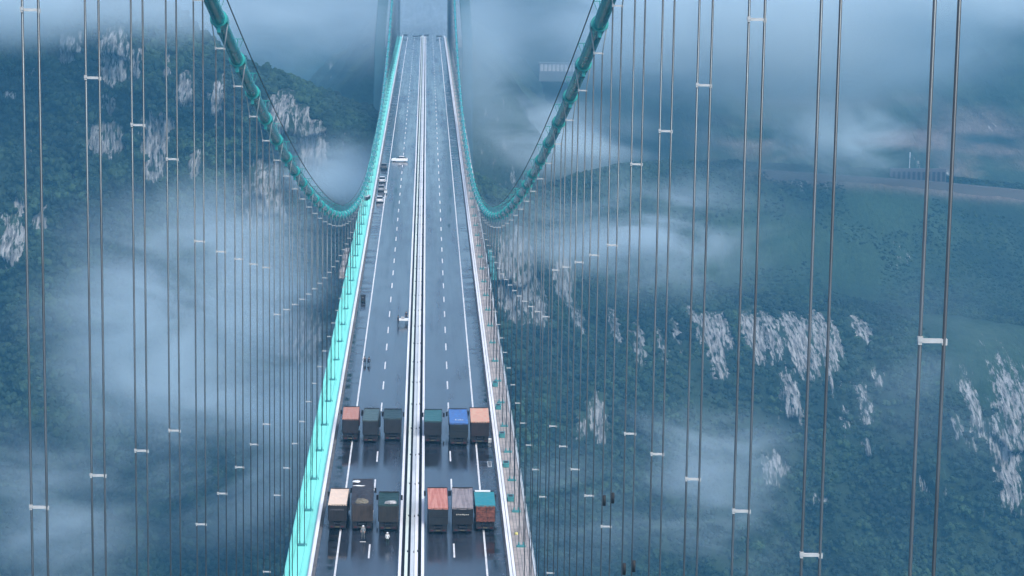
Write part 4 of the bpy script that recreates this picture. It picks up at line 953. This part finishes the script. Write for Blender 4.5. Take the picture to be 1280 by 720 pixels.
a2 = ng.nodes.new('GeometryNodeInputNamedAttribute'); a2.data_type = 'FLOAT'; a2.inputs['Name'].default_value = 'rz'
cx_ = ng.nodes.new('ShaderNodeCombineXYZ')
iop.inputs['Pick Instance'].default_value = True
ng.links.new(gi.outputs[0], iop.inputs['Points']); ng.links.new(cinf.outputs[0], iop.inputs['Instance'])
ng.links.new(a1.outputs[0], iop.inputs['Scale']); ng.links.new(a2.outputs[0], cx_.inputs['Z']); ng.links.new(cx_.outputs[0], iop.inputs['Rotation'])
ng.links.new(iop.outputs[0], go.inputs[0])
md_ = fo.modifiers.new('scatter', 'NODES'); md_.node_group = ng

# ================================================================ haze and drifting mist
def volume_mat(name, color, density, aniso=0.25, noise=None):
    m = bpy.data.materials.new(name); m.use_nodes = True; nt = m.node_tree; nt.nodes.clear()
    out = N(nt, 'ShaderNodeOutputMaterial'); pv = N(nt, 'ShaderNodeVolumePrincipled')
    pv.inputs['Color'].default_value = (*color, 1); pv.inputs['Density'].default_value = density; pv.inputs['Anisotropy'].default_value = aniso
    nt.links.new(pv.outputs[0], out.inputs['Volume'])
    if noise:
        sc, thr, seed = noise
        tc = N(nt, 'ShaderNodeTexCoord'); ln = N(nt, 'ShaderNodeVectorMath', operation='LENGTH'); nt.links.new(tc.outputs['Object'], ln.inputs[0])
        fo_ = N(nt, 'ShaderNodeMapRange', interpolation_type='SMOOTHSTEP'); fo_.inputs['From Min'].default_value = 1.0; fo_.inputs['From Max'].default_value = -.35
        nt.links.new(ln.outputs['Value'], fo_.inputs[0])
        geo = N(nt, 'ShaderNodeNewGeometry'); mp = N(nt, 'ShaderNodeMapping'); mp.inputs['Scale'].default_value = (sc*.65, sc*.5, sc*1.5); mp.inputs['Location'].default_value = (seed*7.1, seed*3.3, seed*5.7)
        mp.inputs['Rotation'].default_value = (0, R(35), 0)
        n = N(nt, 'ShaderNodeTexNoise'); n.inputs['Scale'].default_value = 1; n.inputs['Detail'].default_value = 7; n.inputs['Roughness'].default_value = .66; n.inputs['Distortion'].default_value = .55
        nt.links.new(geo.outputs['Position'], mp.inputs[0]); nt.links.new(mp.outputs[0], n.inputs['Vector'])
        mr = N(nt, 'ShaderNodeMapRange', interpolation_type='SMOOTHSTEP'); mr.inputs['From Min'].default_value = thr-.06; mr.inputs['From Max'].default_value = thr+.26
        nt.links.new(n.outputs['Fac'], mr.inputs[0])
        a = N(nt, 'ShaderNodeMath', operation='MULTIPLY'); f2_ = N(nt, 'ShaderNodeMath', operation='POWER'); f2_.inputs[1].default_value = 1.5; nt.links.new(fo_.outputs[0], f2_.inputs[0])
        nt.links.new(f2_.outputs[0], a.inputs[0]); nt.links.new(mr.outputs[0], a.inputs[1])
        c = N(nt, 'ShaderNodeMath', operation='MULTIPLY'); c.inputs[1].default_value = density; nt.links.new(a.outputs[0], c.inputs[0])
        nt.links.new(c.outputs[0], pv.inputs['Density'])
    return m
hz = MB().box(-9100, 9100, -4100, 12100, -602, 190).obj('haze', volume_mat('haze_air', HAZE_COLOR, HAZE_DENSITY, .2)); tag(hz, kind='stuff')
if MIST:
    bm = bmesh.new(); bmesh.ops.create_icosphere(bm, subdivisions=3, radius=1.0); ball = bpy.data.meshes.new('mist'); bm.to_mesh(ball); bm.free()
    for i, (x, y, z, ax, ay, az, dn, thr) in enumerate(MISTS):
        me = ball.copy(); me.materials.append(volume_mat('mist_air', MIST_COLOR, dn, .2, (1/46., thr, i+1)))
        o = link('mist', me, None, (x, y, z)); o.scale = (ax, ay, az); tag(o, kind='stuff')
